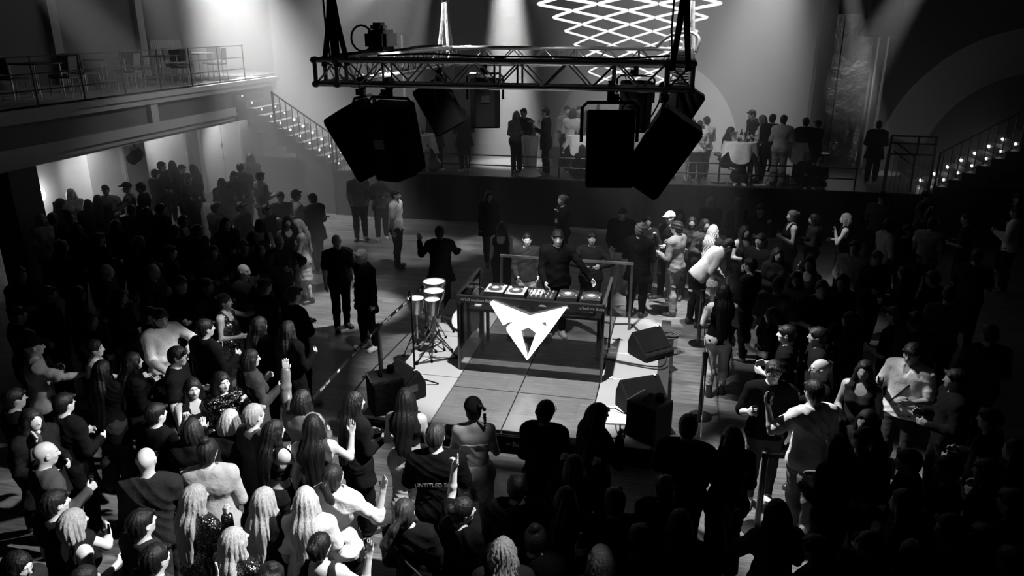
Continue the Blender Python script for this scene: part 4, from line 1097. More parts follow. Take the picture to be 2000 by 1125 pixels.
MB().tube([(0, 0, .12), (0, 0, 1.42)], .014, 8).build('pole', M_blk, ms)
for i in range(3): a = i * 2.094 + .3; MB().tube([(0, 0, .14), (.34 * math.cos(a), .34 * math.sin(a), .012)], .011, 6).build('leg', M_blk, ms)
MB().tube([(0, 0, 1.28), (-.05, .04, 1.36), (-.04, .06, 1.44)], [.01, .012, .02], 8).build('clip', M_blk, ms)
fd = thing('floor_drum', 'white-headed drum on its side on the floor behind the booth corner', 'drum', (-3.42, 11.75, DZ + .19), -.5)
R_ = rotx(math.radians(55))
MB().lathe([(.20, -.26), (.21, 0), (.21, .02)], 28, R=R_).build('shell', grey('gloss', .03), fd); MB().lathe([(0, .03), (.195, .03), (.195, .022), (0, .022)], 28, R=R_, cap=False).build('drum_head', M_skin, fd); MB().lathe([(.19, .01), (.215, .01), (.215, .04), (.195, .04)], 28, R=R_, cap=False).build('hoop', M_chrome, fd)
ps = thing('pedal_stand', 'chrome folded pedal stand with rubber feet in front of the drums', 'stand', (-3.45, 10.35, DZ), .5)
for a, b in (((-.3, 0, .02), (.1, .1, .5)), ((.35, .05, .02), (-.05, .1, .5)), ((-.2, .3, .02), (.15, .0, .35)), ((-.3, 0, .02), (.35, .05, .02))): MB().tube([a, b], .013, 6).build('bar', grey('metal', .2), ps)
for p in ((-.3, 0), (.35, .05)): MB().lathe([(0, .001), (.03, .001), (.02, .05), (0, .05)], 10, (p[0], p[1], 0), cap=False).build('rubber_foot', M_rub, ps)
# wedges and cabinets
def wedge(x, y, yaw, lb, w=.58, d=.46, h=.40, z=DZ):
    e = thing('floor_monitor', lb, 'speaker', (x, y, z), yaw, 'floor monitors on the dais')
    prof = [(-d / 2, .012), (d / 2, .012), (d / 2, h * .55), (d * .30, h), (-d / 2 + .03, .13), (-d / 2, .10)]
    m = MB(); m.prism([(-w / 2, p, q) for p, q in prof], (0, 0, 0), (w, 0, 0)); cab = m.build('cabinet', grey('rubber', .02), e, bevel=.01)
    a = np.array([0, -d / 2 + .03, .13]); b = np.array([0, d * .30, h]); u = (b - a); n = np.array([0, -u[2], u[1]]) / np.linalg.norm(u)
    g = MB(); g.prism([a + u * .06 + [-w / 2 + .03, 0, 0], a + u * .06 + [w / 2 - .03, 0, 0], a + u * .94 + [w / 2 - .03, 0, 0], a + u * .94 + [-w / 2 + .03, 0, 0]], (0, 0, 0), n * .012); g.build('grille', grey('cloth', .035), cab)
    hd = MB(); hd.span((w / 2, -.03, .14), (w / 2 + .006, .11, .25)); hd.build('side_plate', grey('metal', .1), cab)
    b_ = MB(); b_.box((w / 2 - .08, d * .31 - .03, h + .002), (.03, .05, .006)); b_.build('badge', M_white, cab)
    return e
wedge(-.20, 11.36, .75, 'black wedge monitor nearest the cable coil, right of the booth'); wedge(-.22, 9.46, .55, 'black wedge monitor behind the boxy speaker at the dais corner', .6, .5, .44)
wedge(-3.62, 9.22, -.7, 'dark wedge monitor on the left of the dais beside the drum stand', .62, .5, .42)
wedge(-3.62, 12.05, -.35, 'small black wedge monitor behind the drums', .42, .36, .36)
def cabinet(x, y, yaw, lb, z, h=.5):
    e = thing('stage_speaker', lb, 'speaker', (x, y, z), yaw, 'boxy speakers at the dais corners')
    c = MB().box((0, 0, h / 2), (.44, .40, h)).build('cabinet', grey('rubber', .02), e, bevel=.012)
    MB().box((-.0, -.205, h / 2), (.38, .014, h - .06)).build('grille', grey('cloth', .03), c); MB().box((-.215, 0, h + .002), (.018, .38, .006)).build('edge_strip', grey('metal', .5), c)
    k = MB(); k.tube([(-.05, -.06, h), (-.05, -.06, h + .035), (-.05, .1, h + .035), (-.05, .1, h)], .012, 6); k.build('carry_handle', M_blk, c)
    MB().lathe([(0, 0), (.055, 0), (.05, .09), (0, .09)], 14, (.1, .06, h), cap=False).build('pole_socket', M_rub, c)
    return e
cabinet(-.12, 8.80, -.55, 'boxy black speaker with a pale edge at the near right dais corner', DZ)
cabinet(-3.66, 8.78, .6, 'boxy black speaker at the near left dais corner', DZ)
def plate(px, py, rz, lb):
    p = at_height(px, py, DZ + .006); e = thing('lamp_base', lb, 'plate', p, rz, 'white plates on the dais')
    m = MB(); m.prism([(sx * .13 + .05 * math.cos(a), sy * .19 + .05 * math.sin(a), 0) for sx, sy, a0 in ((1, 1, 0), (-1, 1, PI / 2), (-1, -1, PI), (1, -1, 1.5 * PI)) for a in np.linspace(a0, a0 + PI / 2, 5)], (0, 0, 0), (0, 0, .02)); m.build('plate', grey('paint', .9), e, smooth=False)
    MB().lathe([(0, .02), (.045, .02), (.035, .06), (0, .06)], 14, (-.1, .1, 0), cap=False).build('plug', M_rub, e)
    k = MB(); k.tube([(-.1, .1, .05), (.0, .09, .07), (.12, .03, .03), (.24, .0, .012)], .008, 6); k.build('lead', M_rub, e)
plate(795, 750, .15, 'white rounded plate with a black plug in front of the drums'); plate(1200, 812, .1, 'white rounded plate with a black plug near the right speakers')
for i in range(1):
    m = MB()
    for k in range(6): r = .13 + .016 * (k % 3); m.tube([(.04 + .012 * k + r * math.cos(a), 12.1 + .008 * k + r * .9 * math.sin(a), DZ + .012 + .013 * k) for a in np.linspace(0, 6.283, 25)], .010, 6)
    tag(rest(m.build('cable_coil', grey('rubber', .10))), 'coil of grey cable behind the right wedge monitor', 'cable')
cable([(-.85, 11.02, DZ + .012), (-.5, 10.93, DZ + .012), (-.15, 10.88, DZ + .012), (.02, 11.0, DZ + .012), (.05, 11.5, DZ + .012), (.06, 11.9, DZ + .012)], .011, 'floor_cable', 'dark cable curving round the front of the right wedge monitor', grey('rubber', .05))
cable([(-.9, 10.98, DZ + .026), (-.45, 10.86, DZ + .012), (-.05, 10.80, DZ + .012), (.08, 10.95, DZ + .012)], .009, 'floor_cable', 'thinner cable running beside the one round the right wedge', grey('rubber', .05))
cable([(-.9, 12.5, DZ + .012), (-.6, 12.55, DZ + .012), (-.45, 12.3, DZ + .012), (-.3, 12.1, DZ + .02)], .02, 'floor_cable', 'thick cable bundle behind the booth on the right', grey('rubber', .05))
cable([(-3.5, 12.6, DZ + .012), (-3.3, 12.4, DZ + .012), (-3.45, 12.25, DZ + .02), (-3.2, 12.2, DZ + .012), (-3.3, 12.5, DZ + .03)], .012, 'floor_cable', 'loose cable loops on the deck behind the drums', grey('rubber', .12))
cable([(-.55, 9.0, DZ + .012), (-.52, 8.8, DZ + .012), (-.45, 8.66, DZ + .012), (-.62, 8.6, DZ + .012), (-.7, 8.64, DZ + .012)], .009, 'floor_cable', 'thin lead from the right white plate to the dais edge', grey('rubber', .1))
# belt barriers
def stanchion(x, y, lb, v=.03):
    e = thing('barrier_post', lb, 'post', (x, y, 0), 0, 'belt barrier posts round the dais')
    MB().lathe([(0, .002), (.17, .002), (.165, .02), (.05, .035), (0, .035)], 28, cap=False).build('base', grey('metal', .12 if v < .1 else .5), e)
    MB().lathe([(0, .03), (.034, .03), (.034, .93), (0, .93)], 14, cap=False).build('pole', grey('gloss', v), e); MB().lathe([(0, .92), (.042, .92), (.042, .99), (.02, 1.0), (0, 1.0)], 14, cap=False).build('belt_head', M_blk, e)
LB = [(-4.16, 7.62), (-4.24, 10.05), (-4.17, 12.1)]; RB = [(.58, 12.66), (.57, 10.0), (.45, 7.2)]
for (x, y), lb in zip(LB + RB, ('black barrier post nearest the raised hand, left of the dais', 'black barrier post in front of the white sneakers', 'black barrier post behind the drums', 'black barrier post with a disc base by the woman in pale jeans', 'black barrier post with disc base, second along the right belt', 'barrier post with a bright chrome foot at the near end of the right belt')):
    stanchion(x, y, lb, .03)
stanchion(1.14, 7.5, 'dark barrier post behind the woman in the black jumpsuit')
tag(rest(MB().lathe([(0, .004), (.19, .004), (.19, .03), (.06, .10), (.06, .14), (0, .14)], 28, (.45, 7.2, 0), cap=False).build('post_foot', grey('metal', .8))), 'bright chrome collar round the foot of the nearest right barrier post', 'collar')
def belt(a, b, lb, txt=()):
    a = np.array([*a, .94]); b = np.array([*b, .94]); d = nrm(b - a); n = np.array([-d[1], d[0], 0]); L = np.linalg.norm(b - a); a = a + d * .04; b = b - d * .04
    e = thing('barrier_belt', lb, 'belt', (a + b) / 2, math.atan2(d[1], d[0]), 'belts of the barrier round the dais')
    MB().span((-L / 2 + .04, -.003, -.028), (L / 2 - .04, .003, .028)).build('webbing', grey('cloth', .05), e)
    for t, w in txt:
        lettering(w, .062, ((t - .5) * L, -.0045, 0), (PI / 2, 0, 0), e, M_white, ext=.0008); lettering(w, .062, ((t - .5) * L, .0045, 0), (PI / 2, 0, PI), e, M_white, ext=.0008)
    for t in (.36, .86):
        for s in (-1, 1): MB().prism([((t - .5) * L + .045 * math.cos(q), s * .004, .02 * math.sin(q)) for q in np.linspace(0, 6.283, 13)[:-1]], (0, 0, 0), (0, s * .001, 0)).build('printed_mark', M_white, e)
belt(LB[0], LB[1], 'printed black belt left of the dais, nearer span', ((.18, 'Kultur Ruhr'), (.62, 'Kultur Ruhr'))); belt(LB[1], LB[2], 'printed black belt left of the dais, span running behind the drums', ((.15, 'Kultur Ruhr'), (.55, 'Kultur Ruhr')))
belt(RB[1], RB[0], 'printed pale-lettered belt beside the woman in light jeans', ((.2, 'Kultur Ruhr'), (.68, 'Kultur Ruhr'))); belt(RB[2], RB[1], 'printed belt right of the dais, span nearest the balcony', ((.25, 'Kultur Ruhr'), (.7, 'Kultur Ruhr')))
belt(RB[0], (.02, 12.95), 'short belt running left from the furthest right barrier post'); belt((1.14, 7.5), (1.9, 7.62), 'dark belt stretching right behind the woman in the black jumpsuit')
# ---------------------------------------------------------------- stage furniture
def cloth_table(px, py, lb, r=.38, h=1.08, wrap=False, y=None):
    p = at_height(px, py, SZ + h); 
    e = thing('cocktail_table', 'tall table under the ' + lb, 'table', (p[0], p[1], SZ), 0, 'tall tables on the stage')
    MB().lathe([(0, h - .03), (r, h - .03), (r, h - .005), (0, h - .005)], 24, cap=False).build('table_top', grey('paint', .2), e); MB().tube([(0, 0, .03), (0, 0, h - .03)], .03, 8).build('pedestal', M_blk, e); MB().lathe([(0, .002), (.25, .002), (.25, .02), (0, .03)], 20, cap=False).build('foot', M_blk, e)
    m = MB(); n = 48; ring = []
    for q, (rr_, z) in enumerate(((.02, h + .004), (r * .6, h + .004), (r + .005, h + .002), (r + .02, h - .06), (None, 0))):
        row = []
        for i in range(n):
            a = 2 * PI * i / n
            if rr_ is None:
                c4 = abs(math.cos(2 * a)) ** .8 if not wrap else .5
                if wrap: R2, z2 = (.12 if math.sin(a * 2) < .8 else .2), .25
                else: R2 = r + .05 + .05 * math.sin(9 * a) + .04 * c4; z2 = h - .22 - .30 * c4
                row.append((R2 * math.cos(a), R2 * math.sin(a), z2))
            else: row.append((rr_ * math.cos(a), rr_ * math.sin(a), z))
        ring.append([m.b.verts.new(v) for v in row])
    for A, B in zip(ring, ring[1:]):
        for i in range(n): m.b.faces.new((A[i], A[(i + 1) % n], B[(i + 1) % n], B[i]))
    m.b.faces.new(ring[0])
    if wrap:
        m.tube([(0, 0, .25), (0, 0, .02)], [.13, .33], 24)
    o = m.build('tablecloth', grey('cloth', .75)); o.location = (p[0], p[1], SZ); tag(o, lb, 'tablecloth', 'white cloths on the tall tables')
    return p
t1 = cloth_table(1447, 276, 'white pointed cloth on the bottle table right of the speakers', .42)
t2 = cloth_table(1133, 264, 'white cloth on the table behind the upright speaker', .36); t3 = cloth_table(1035, 266, 'narrow white cloth tied round the table by the haze beam', .22, wrap=True)
t4 = cloth_table(822, 262, 'white cloth on the table left of the tilted far speakers', .36); t5 = cloth_table(1556, 277, 'white cloth hanging beside the man in a pale shirt on stage', .3)
M_glass = glassy('clear_glass', .93, .02); M_drink = glassy('drink', .55, .1)
def bottle(p, lb, v=.03, h=.30, group='bottles on the stage tables'):
    e = thing('bottle', lb, 'bottle', p, 0, group)
    MB().lathe([(0, .0), (.038, .0), (.04, .01), (.04, h * .6), (.014, h * .78), (.013, h), (0, h)], 16, cap=False).build('glass_body', grey('gloss', v), e); MB().lathe([(.041, h * .2), (.041, h * .5)], 16, cap=False).build('bottle_label', grey('paint', .6), e)
def tumbler(p, lb, group='drinks on the stage tables', tall=.13, r=.036, rot=None):
    e = thing('drinking_glass', lb, 'glass', p, 0, group)
    MB().lathe([(0, 0), (r * .85, 0), (r, tall), (r * .93, tall), (r * .8, .012), (0, .012)], 16, cap=False).build('glass_body', M_glass, e); MB().lathe([(0, .014), (r * .8, .014), (r * .88, tall * .62), (0, tall * .62)], 16, cap=False).build('drink', M_drink, e)
    if rot is not None: e.rotation_euler = rot
    return e
T1 = np.array([t1[0], t1[1], SZ + 1.09])
ib = thing('ice_bucket', 'clear ice bucket on the bottle table', 'bucket', T1 + [-.2, .05, 0]); MB().lathe([(0, 0), (.085, 0), (.105, .22), (.098, .22), (.08, .01), (0, .01)], 20, cap=False).build('bucket', grey('metal', .6), ib); MB().lathe([(0, .1), (.09, .1), (.09, .17), (0, .17)], 12, cap=False).build('ice', grey('paint', .7), ib)
bottle(T1 + [.0, .08, 0], 'tall dark bottle next to the ice bucket'); bottle(T1 + [.19, .0, 0], 'dark bottle at the right end of the bottle table', .02); bottle(T1 + [.05, -.12, 0], 'pale bottle in the middle of the bottle table', .3, .26)
tumbler(T1 + [.12, -.18, 0], 'glass at the front of the bottle table'); tumbler(T1 + [-.06, -.2, 0], 'glass before the ice bucket on the bottle table'); tumbler(T1 + [.28, -.1, 0], 'glass at the right rim of the bottle table')
for i, (tt, dx, lb) in enumerate(((t2, .1, 'glass on the table behind the upright speaker'), (t2, -.12, 'second glass on the table behind the upright speaker, nearer the pale jacket'), (t4, .05, 'glass on the far left stage table'), (t3, .0, 'sparkling glass on the narrow table by the haze beam'))): tumbler(np.array([tt[0] + dx, tt[1], SZ + 1.09]), lb)
fl = thing('dried_flowers', 'spray of pale dried stems on the narrow table by the haze beam', 'flowers', (t3[0] + .12, t3[1] - .02, SZ + 1.09)); MB().lathe([(0, 0), (.035, 0), (.045, .14), (.03, .16), (0, .15)], 14, cap=False).build('vase', grey('gloss', .3), fl)
for k in range(9):
    a = k * 2.4; m = MB(); tip = np.array([.16 * math.cos(a), .12 * math.sin(a), .34 + .03 * (k % 3)]); m.tube([(0, 0, .12), tip * [.5, .5, .8], tip], .004, 5)
    for j in range(4): m.lathe([(0, -.02), (.016, 0), (0, .02)], 6, tip + np.array([.02 * math.cos(j * 1.6), .02 * math.sin(j * 1.6), .012 * j]), cap=False)
    m.build('stem', grey('paint', .5), fl)
bk = thing('white_bucket', 'white bucket standing on the stage edge', 'bucket', (2.45, 20.75, SZ)); MB().lathe([(0, .002), (.14, .002), (.20, .33), (.19, .33), (.13, .02), (0, .02)], 24, cap=False).build('bucket', grey('paint', .55), bk); k = MB(); k.tube([(.2 * math.cos(a), .2 * math.sin(a) * .3 - .05, .33 - .18 * math.sin(a)) for a in np.linspace(0, PI, 11)], .006, 5); k.build('handle', M_blk, bk)
tag(rest(MB().box((2.15, 20.55, SZ + .006), (.32, .2, .012), rotz(.3)).build('paper_sheet', M_white)), 'white sheets lying left of the white bucket on the stage', 'paper')
def crumple(c, r, name, lb, cat):
    F = Field(np.array(c) - r * 1.6, np.array(c) + r * 1.6, r / 9.)
    rg = np.random.default_rng(int(abs(c[0]) * 100))
    for k in range(9): F.ell(np.array(c) + rg.uniform(-.6, .6, 3) * r * [1, .7, .45], r * rg.uniform(.3, .6, 3), None, r * .15)
    V, Q = F.mesh(); o = bpy.data.objects.new(name, mesh_from(V, Q, name, [grey('cloth', .8)])); C.objects.link(o); return tag(rest(o), lb, cat)
crumple((2.78, 20.85, SZ + .11), .18, 'crumpled_napkin', 'crumpled white cloth right of the white bucket on the stage', 'cloth'); crumple((3.12, 20.8, SZ + .08), .12, 'crumpled_napkin', 'smaller crumpled white cloth beside the seated pair on stage', 'cloth')
bl = MB(); bl.lathe([(.005, -.235)] + [(.21 * math.sin(a), -.22 * math.cos(a)) for a in np.linspace(.12, 3.05, 14)] + [(.002, .22)], 22); o = bl.build('balloon', grey('gloss', .14)); o.location = (-6.68, 20.46, SZ + .24); tag(o, 'grey round balloon resting on the left stage edge', 'balloon')
# low white table with glasses under the tilted near right speaker
lt = thing('low_table', 'low white draped table on stage below the large tilted speaker', 'table', (-.6, 21.0, SZ)); MB().span((-.62, -.32, .40), (.62, .32, .46)).build('table_top', grey('paint', .75), lt, bevel=.02); MB().span((-.6, -.3, .12), (.6, -.27, .42)).build('cloth_front', grey('cloth', .6), lt)
for x in (-.55, .55):
    for y in (-.26, .26): MB().tube([(x, y, .002), (x, y, .40)], .02, 8).build('leg', M_blk, lt)
tumbler((-.92, 20.85, SZ + .465), 'large glass bowl on the low white stage table', tall=.16, r=.11); tumbler((-.4, 20.9, SZ + .465), 'small glass on the low white stage table')
def bar_stool(px, py, lb):
    p = at_height(px, py, SZ + .75); e = thing('bar_stool', lb, 'stool', (p[0], p[1], SZ), 0, 'stools on the stage')
    MB().lathe([(0, .70), (.17, .70), (.18, .73), (.16, .76), (0, .77)], 20, cap=False).build('seat', grey('leather', .03), e); MB().tube([(0, 0, .02), (0, 0, .70)], .025, 8).build('stem', M_blk, e); MB().lathe([(0, .002), (.2, .002), (.2, .02), (0, .03)], 20, cap=False).build('foot', M_blk, e)
bar_stool(1408, 300, 'dark stool left of the bottle table on stage'); bar_stool(1608, 300, 'dark stool behind the seated pair at the stage right end')
rl = thing('stage_end_railing', 'tall dark two-bar railing on the stage end by the right stairs', 'railing', (5.62, YS + .3, SZ))
for z in (1.36, 1.18): MB().tube([(-.5, 0, z), (.52, 0, z)], .022, 6).build('rail', M_blk, rl)
for x in (-.5, .12, .52): MB().tube([(x, 0, 0), (x, 0, 1.37)], .028, 6).build('post', M_blk, rl)
for dz in (0, .22): MB().tube([(-.42, -.06, 1.22 - dz), (.1, -.06, .86 - dz)], .022, 6).build('sloping_rail', M_blk, rl); MB().tube([(.1, -.06, .86 - dz), (.2, -.06, .79 - dz)], .024, 6).build('rail_end', grey('metal', .9), rl)
# ---------------------------------------------------------------- balcony furniture
def chair(loc, rz, lb, v=.03):
    e = thing('balcony_chair', lb, 'chair', loc, rz, 'chairs on the balcony')
    MB().span((-.22, -.22, .43), (.22, .22, .47)).build('seat', grey('leather', v), e, bevel=.01); MB().box((0, .22, .72), (.42, .03, .34), rotx(-.12)).build('backrest', grey('leather', v), e, bevel=.01)
    for x in (-.2, .2):
        for y in (-.2, .2): MB().tube([(x, y, .45), (x * 1.12, y * 1.1, .005)], .011, 6).build('leg', grey('metal', .45), e)
    for x in (-.2, .2): MB().tube([(x, .2, .45), (x, .24, .86)], .011, 6).build('back_post', grey('metal', .12), e)
def btable(loc, lb, v=.04):
    e = thing('balcony_table', lb, 'table', loc, 0, 'tables on the balcony')
    MB().span((-.4, -.4, .72), (.4, .4, .75)).build('table_top', grey('paint', v), e, bevel=.006)
    for x in (-.34, .34):
        for y in (-.34, .34): MB().tube([(x, y, .72), (x, y, .005)], .016, 6).build('leg', grey('metal', .5), e)
BY = 3.7
tabs = [(-14.1, 12.6), (-14.0, 14.9), (-13.9, 16.9), (-13.9, 19.0), (-13.9, 20.7)]
words_ = ['nearest the left picture edge', 'second along from the left picture edge', 'at the nearer pale wall strip', 'between the two pale wall strips', 'at the far end by the stairs']
for (x, y), w_, v in zip(tabs, words_, (.03, .03, .05, .06, .2)):
    btable((x, y, BY), 'balcony table ' + w_, v)
    for dx, dy, rz, side in ((.62, .1, -1.3, 'rail side'), (-.6, -.1, 1.6, 'wall side'), (.1, .66, .2, 'far side'), (.0, -.64, 3.0, 'near side')):
        chair((x + dx, y + dy, BY), rz, 'dark chair, %s of the balcony table %s' % (side, w_.replace('picture ', '').replace(' pale', '')))
fx = thing('stage_lamp', 'dark spotlight clamped under the balcony edge', 'lamp', (-12.75, 16.1, 2.52))
MB().tube([(0, 0, .03), (0, 0, -.08)], .03, 8).build('clamp', M_blk, fx); k = MB(); k.tube([(0, -.16, -.26), (0, -.16, -.08), (0, .16, -.08), (0, .16, -.26)], .014, 6); k.build('yoke', M_blk, fx); MB().lathe([(0, -.2), (.13, -.2), (.15, .02), (.10, .16), (0, .18)], 20, (0, 0, -.26), R=roty(.9), cap=False).build('lamp_body', M_rub, fx)
# ---------------------------------------------------------------- things people hold
def hold_item(k, w, yaw, label, P, q):
    tag_ = P['who']
    side = ''
    if k == 'G': tumbler(w - np.array([0, 0, .055]), 'glass held by ' + tag_, 'glasses in hands')
    elif k == 'W':
        e = thing('wine_glass', 'stemmed glass held by ' + tag_, 'glass', w - np.array([0, 0, .07]), 0, 'glasses in hands')
        MB().lathe([(0, 0), (.033, 0), (.03, .004), (.004, .01), (.004, .07), (.03, .09), (.042, .12), (.035, .17), (.032, .17), (.038, .12), (0, .085)], 18, cap=False).build('glass_body', M_glass, e)
        MB().lathe([(0, .088), (.035, .105), (.037, .12), (0, .12)], 16, cap=False).build('drink', M_drink, e)
    elif k == 'B':
        bottle(w - np.array([0, 0, .12]), 'bottle held by ' + tag_, .05, .24, 'bottles in hands')
    elif k == 'M':
        e = thing('phone', 'phone held by ' + tag_, 'phone', w, -yaw, 'phones in hands')
        MB().box((0, 0, 0), (.072, .009, .145), rotx(-.25)).build('phone_body', grey('gloss', .02), e, bevel=.003); MB().box((0, -.0055 * 1, 0), (.066, .002, .135), rotx(-.25)).build('phone_screen', glow(1.2, 'phone_screen') if 'phone_screen' not in bpy.data.materials else bpy.data.materials['phone_screen'], e)
# ---------------------------------------------------------------- the crowd
# p(px, py of the top of the head, height, turn (0 seen from behind, 90 facing right, 180 facing the balcony), look, arms left+right, label)
# look: m/f, then H hair (s short, c curly, z cropped, B none, l long, L longer, b bob, w wavy, p/q ponytail, n bun, u top knot, a braid, K cap), T top, L legs, S shoes, each with its grey
def p(px, py, h, turn, look, arms, label, who='', **k):
    k.setdefault('who', who); return person(px, py, h, turn, look, arms, label, **k)
DECK = 'people on and around the stage deck'
# --- near left, lit
p(85, 864, 1.76, 80, 'm HB.1 Ts.13 Lj.05 Sd.03', 'kh', 'bald man with one hand on his head at the left edge, holding a glass', 'bald man at the left edge', hold='Gr', hp=-6)
p(281, 877, 1.78, 22, 'm HB.1 Ts.05 Lj.06 Sd.03', 'dh', 'bald man in dark sweater seen from behind, glass in his right hand', 'bald man in dark sweater', hold='Gr', fat=1.1, ex='g', sk=.46)
p(402, 860, 1.78, 15, 'f Hu.05 Ts.34 Lj.13 Sd.03', 'bb', 'person in pale grey sweater seen from behind, short dark hair tied in a top knot', hy=14, fat=1.05)
p(101, 961, 1.84, 62, 'm Hs.04 Tt.035 Lj.04 Sd.03', 'dx', 'man with slicked dark hair embracing the woman with a blonde bob', hy=10, sk=.55, sl=.35, y=4.4)
p(137, 998, 1.66, 72, 'f Hb.42 Td.03 Sd.03', 'hb', 'woman with blonde bob in black sleeveless dress, held from behind, near lower left', 'woman with the blonde bob', hold='Gl', sk=.5)
p(266, 1002, 1.76, 62, 'm Hs.03 Ts.06 Lj.03 Sd.03', 'dd', 'man with short dark hair and grey collar, profile right, below the bald man', hp=8, sk=.5)
p(34, 1082, 1.64, 140, 'f Hl.03 Tt.05 Lj.03 Sd.03', 'dd', 'dark-haired woman tilting her face down in the bottom left corner', hp=-12, sk=.48)
p(297, 1068, 1.74, 55, 'm Hs.025 Ts.10 Lj.04 Sd.03', 'dw', 'person with slick black hair lifting a glass at the bottom edge', 'slick-haired person at the bottom edge', hold='Gr', sk=.5)
p(377, 950, 1.67, 55, 'f Hl.40 Ts.10 Lj.04 Sd.03', 'bf', 'woman with long straight fair hair in glittery dark top, in front of the pale sweater', hy=12, tm='sequin')
p(449, 1036, 1.66, 55, 'f HL.48 Ts.12 Lj.04 Sd.03', 'db', 'woman with long fair hair at the bottom edge, right of the glittery top', hy=15, tm='sequin', hp=10)
p(511, 957, 1.68, 42, 'f Hl.45 Ts.03 Lj.04 Sd.03', 'bf', 'woman with long fair hair and black top, hand raised to her mouth', hp=5)
p(594, 955, 1.70, 14, 'f HL.55 Tt.6 Lj.15 Sd.03', 'db', 'woman with very long blonde hair over a white top, seen from behind')
p(622, 1045, 1.64, 22, 'f Hn.025 Tk.05 Lj.04 Sd.03', 'dw', 'woman with a shiny dark bun at the bottom edge, open hand raised', hy=14, sk=.5)
p(643, 916, 1.74, 36, 'f Hp.06 Ts.75 Lj.025 Sd.03', 'bw', 'woman with dark ponytail in white eyelet shirt, right hand raised, black strap', hp=22, ex='j', stv=.015, sk=.48, sl=1.2)
p(532, 823, 1.66, 58, 'f Hl.03 Tz.03 Lk.03 Sd.03', 'dm', 'woman with long dark hair in black, hand lifted before her face', 'the woman in black beside fair-haired man', hold='Mr', hy=10)
p(609, 812, 1.72, 10, 'f HL.03 Tz.12 Lk.02 Sd.03', 'dw', 'woman with long dark hair and bare arms, fist raised, patterned straps on her back', sk=.48)
p(492, 792, 1.76, 55, 'm Hs.34 Ts.14 Lj.05 Sd.03', 'bb', 'man with short fair hair and pale collar over a grey sweater', sk=.5)
p(446, 802, 1.66, 20, 'f Hb.45 To.03 Lj.05 Sd.03', 'wb', 'woman with straight blonde bob in dark jacket, next to the fair-haired man', hy=15)
p(372, 820, 1.66, 25, 'f Hb.05 To.03 Lj.05 Sd.03', 'bb', 'person with dark bobbed hair behind the pale sweater, dark jacket')
p(690, 768, 1.68, 62, 'f HL.025 To.02 Lw.02 Sd.03', 'bb', 'woman with long dark hair all in black, profile right, left of the bare-backed woman', hy=10, sk=.35)
p(791, 760, 1.72, 16, 'f Hl.03 Tz.04 Lw.42 Sd.03', 'bb', 'woman with wet dark hair and bare back, wide white trousers', hy=-8, sk=.42)
p(850, 830, 1.80, 6, 'm Hs.10 Tt.012 Lj.015 Sd.03', 'bb', 'man in black t-shirt lettered across the back, hair slicked flat', hy=12, sk=.42, sl=.8, back='UNTITLED SON')
p(924, 780, 1.72, 0, 'f HK.02 Ha.02 Tx.5 Ls.5 Sw.6', 'bb', 'bare-shouldered woman in dark cap with one braid, pale skirt', hy=-5, sk=.30)
p(1066, 784, 1.76, 14, 'f Hn.02 To.015 Lj.02 Sd.03', 'bb', 'person with dark low bun and spectacles in black, at the deck front', ex='g', fat=1.15, hy=18)
p(1168, 790, 1.72, 58, 'f Hw.05 To.02 Lj.02 Sd.03', 'bf', 'person with tousled dark hair raising a drink at the deck front', 'tousled-haired person at the deck', hold='Gr', hy=10)
p(784, 982, 1.70, 20, 'f Hq.10 Tt.02 Lj.02 Sd.03', 'bb', 'woman in black t-shirt tilting her head, brown ponytail swinging', hp=14, tilt=-8, ex='j', stv=.02, sk=.46, sl=.9)
p(902, 975, 1.68, 48, 'f Hn.03 Tt.015 Lj.02 Sd.03', 'vb', 'woman in black with dark updo and earring, arm raised and finger pointing up', hy=22, sk=.46, sl=.6)
p(983, 1056, 1.66, 0, 'f Hw.46 Ts.05 Lj.03 Sd.03', 'bb', 'woman with wavy blonde hair at the bottom edge, centre')
p(1176, 1070, 1.66, -18, 'f Hl.36 Ts.03 Lj.03 Sd.03', 'bb', 'woman with sleek fair hair and spectacles at the bottom edge', ex='g')
p(1046, 1030, 1.66, 12, 'f Hu.05 To.02 Lj.02 Sd.03', 'bw', 'dark person with tousled top knot raising a bottle near the bottom edge', 'person with tousled top knot', hold='Br')
p(1122, 892, 1.66, 10, 'f Hb.03 To.015 Lj.02 Sd.03', 'mm', 'dark person holding both hands up together in front of the deck')
p(1106, 955, 1.66, 4, 'f Hl.03 To.015 Lj.02 Sd.03', 'bb', 'dark head with a bright parting behind the raised bottle')
p(1346, 812, 1.80, 4, 'm Hs.02 Tt.015 Lj.02 Sd.03', 'bb', 'man in black with fine neck chain, seen from behind by the right barrier', fat=1.1, sk=.40)
p(1433, 835, 1.72, -22, 'f HL.012 Ts.012 Lw.012 Sw.5', 'hb', 'woman in black jumpsuit with long black hair, between the barrier posts', sk=.30)
p(1522, 980, 1.68, -28, 'f HL.012 Tt.16 Lj.04 Sd.03', 'wb', 'woman with long black hair in grey t-shirt at the lower right', sk=.28)
p(1302, 932, 1.68, 2, 'f Ha.02 To.02 Lj.02 Sd.03', 'bb', 'woman with dark braided hair behind the near right barrier, seen from behind', sk=.25)
p(1202, 958, 1.72, -6, 'm Hs.02 To.015 Lj.02 Sd.03', 'bb', 'dark-clad person in front of the near right deck corner, short hair')
p(1010, 930, 1.70, 5, 'm Hs.02 To.015 Lj.02 Sd.03', 'bb', 'dark-clad person hidden in shadow before the deck, right of the pointing arm', dim=1)
p(160, 1110, 1.6, 70, 'f Hl.05 To.03 Lj.03 Sd.03', 'bb', 'dark hair just showing at the bottom edge below the blonde bob', dim=1)
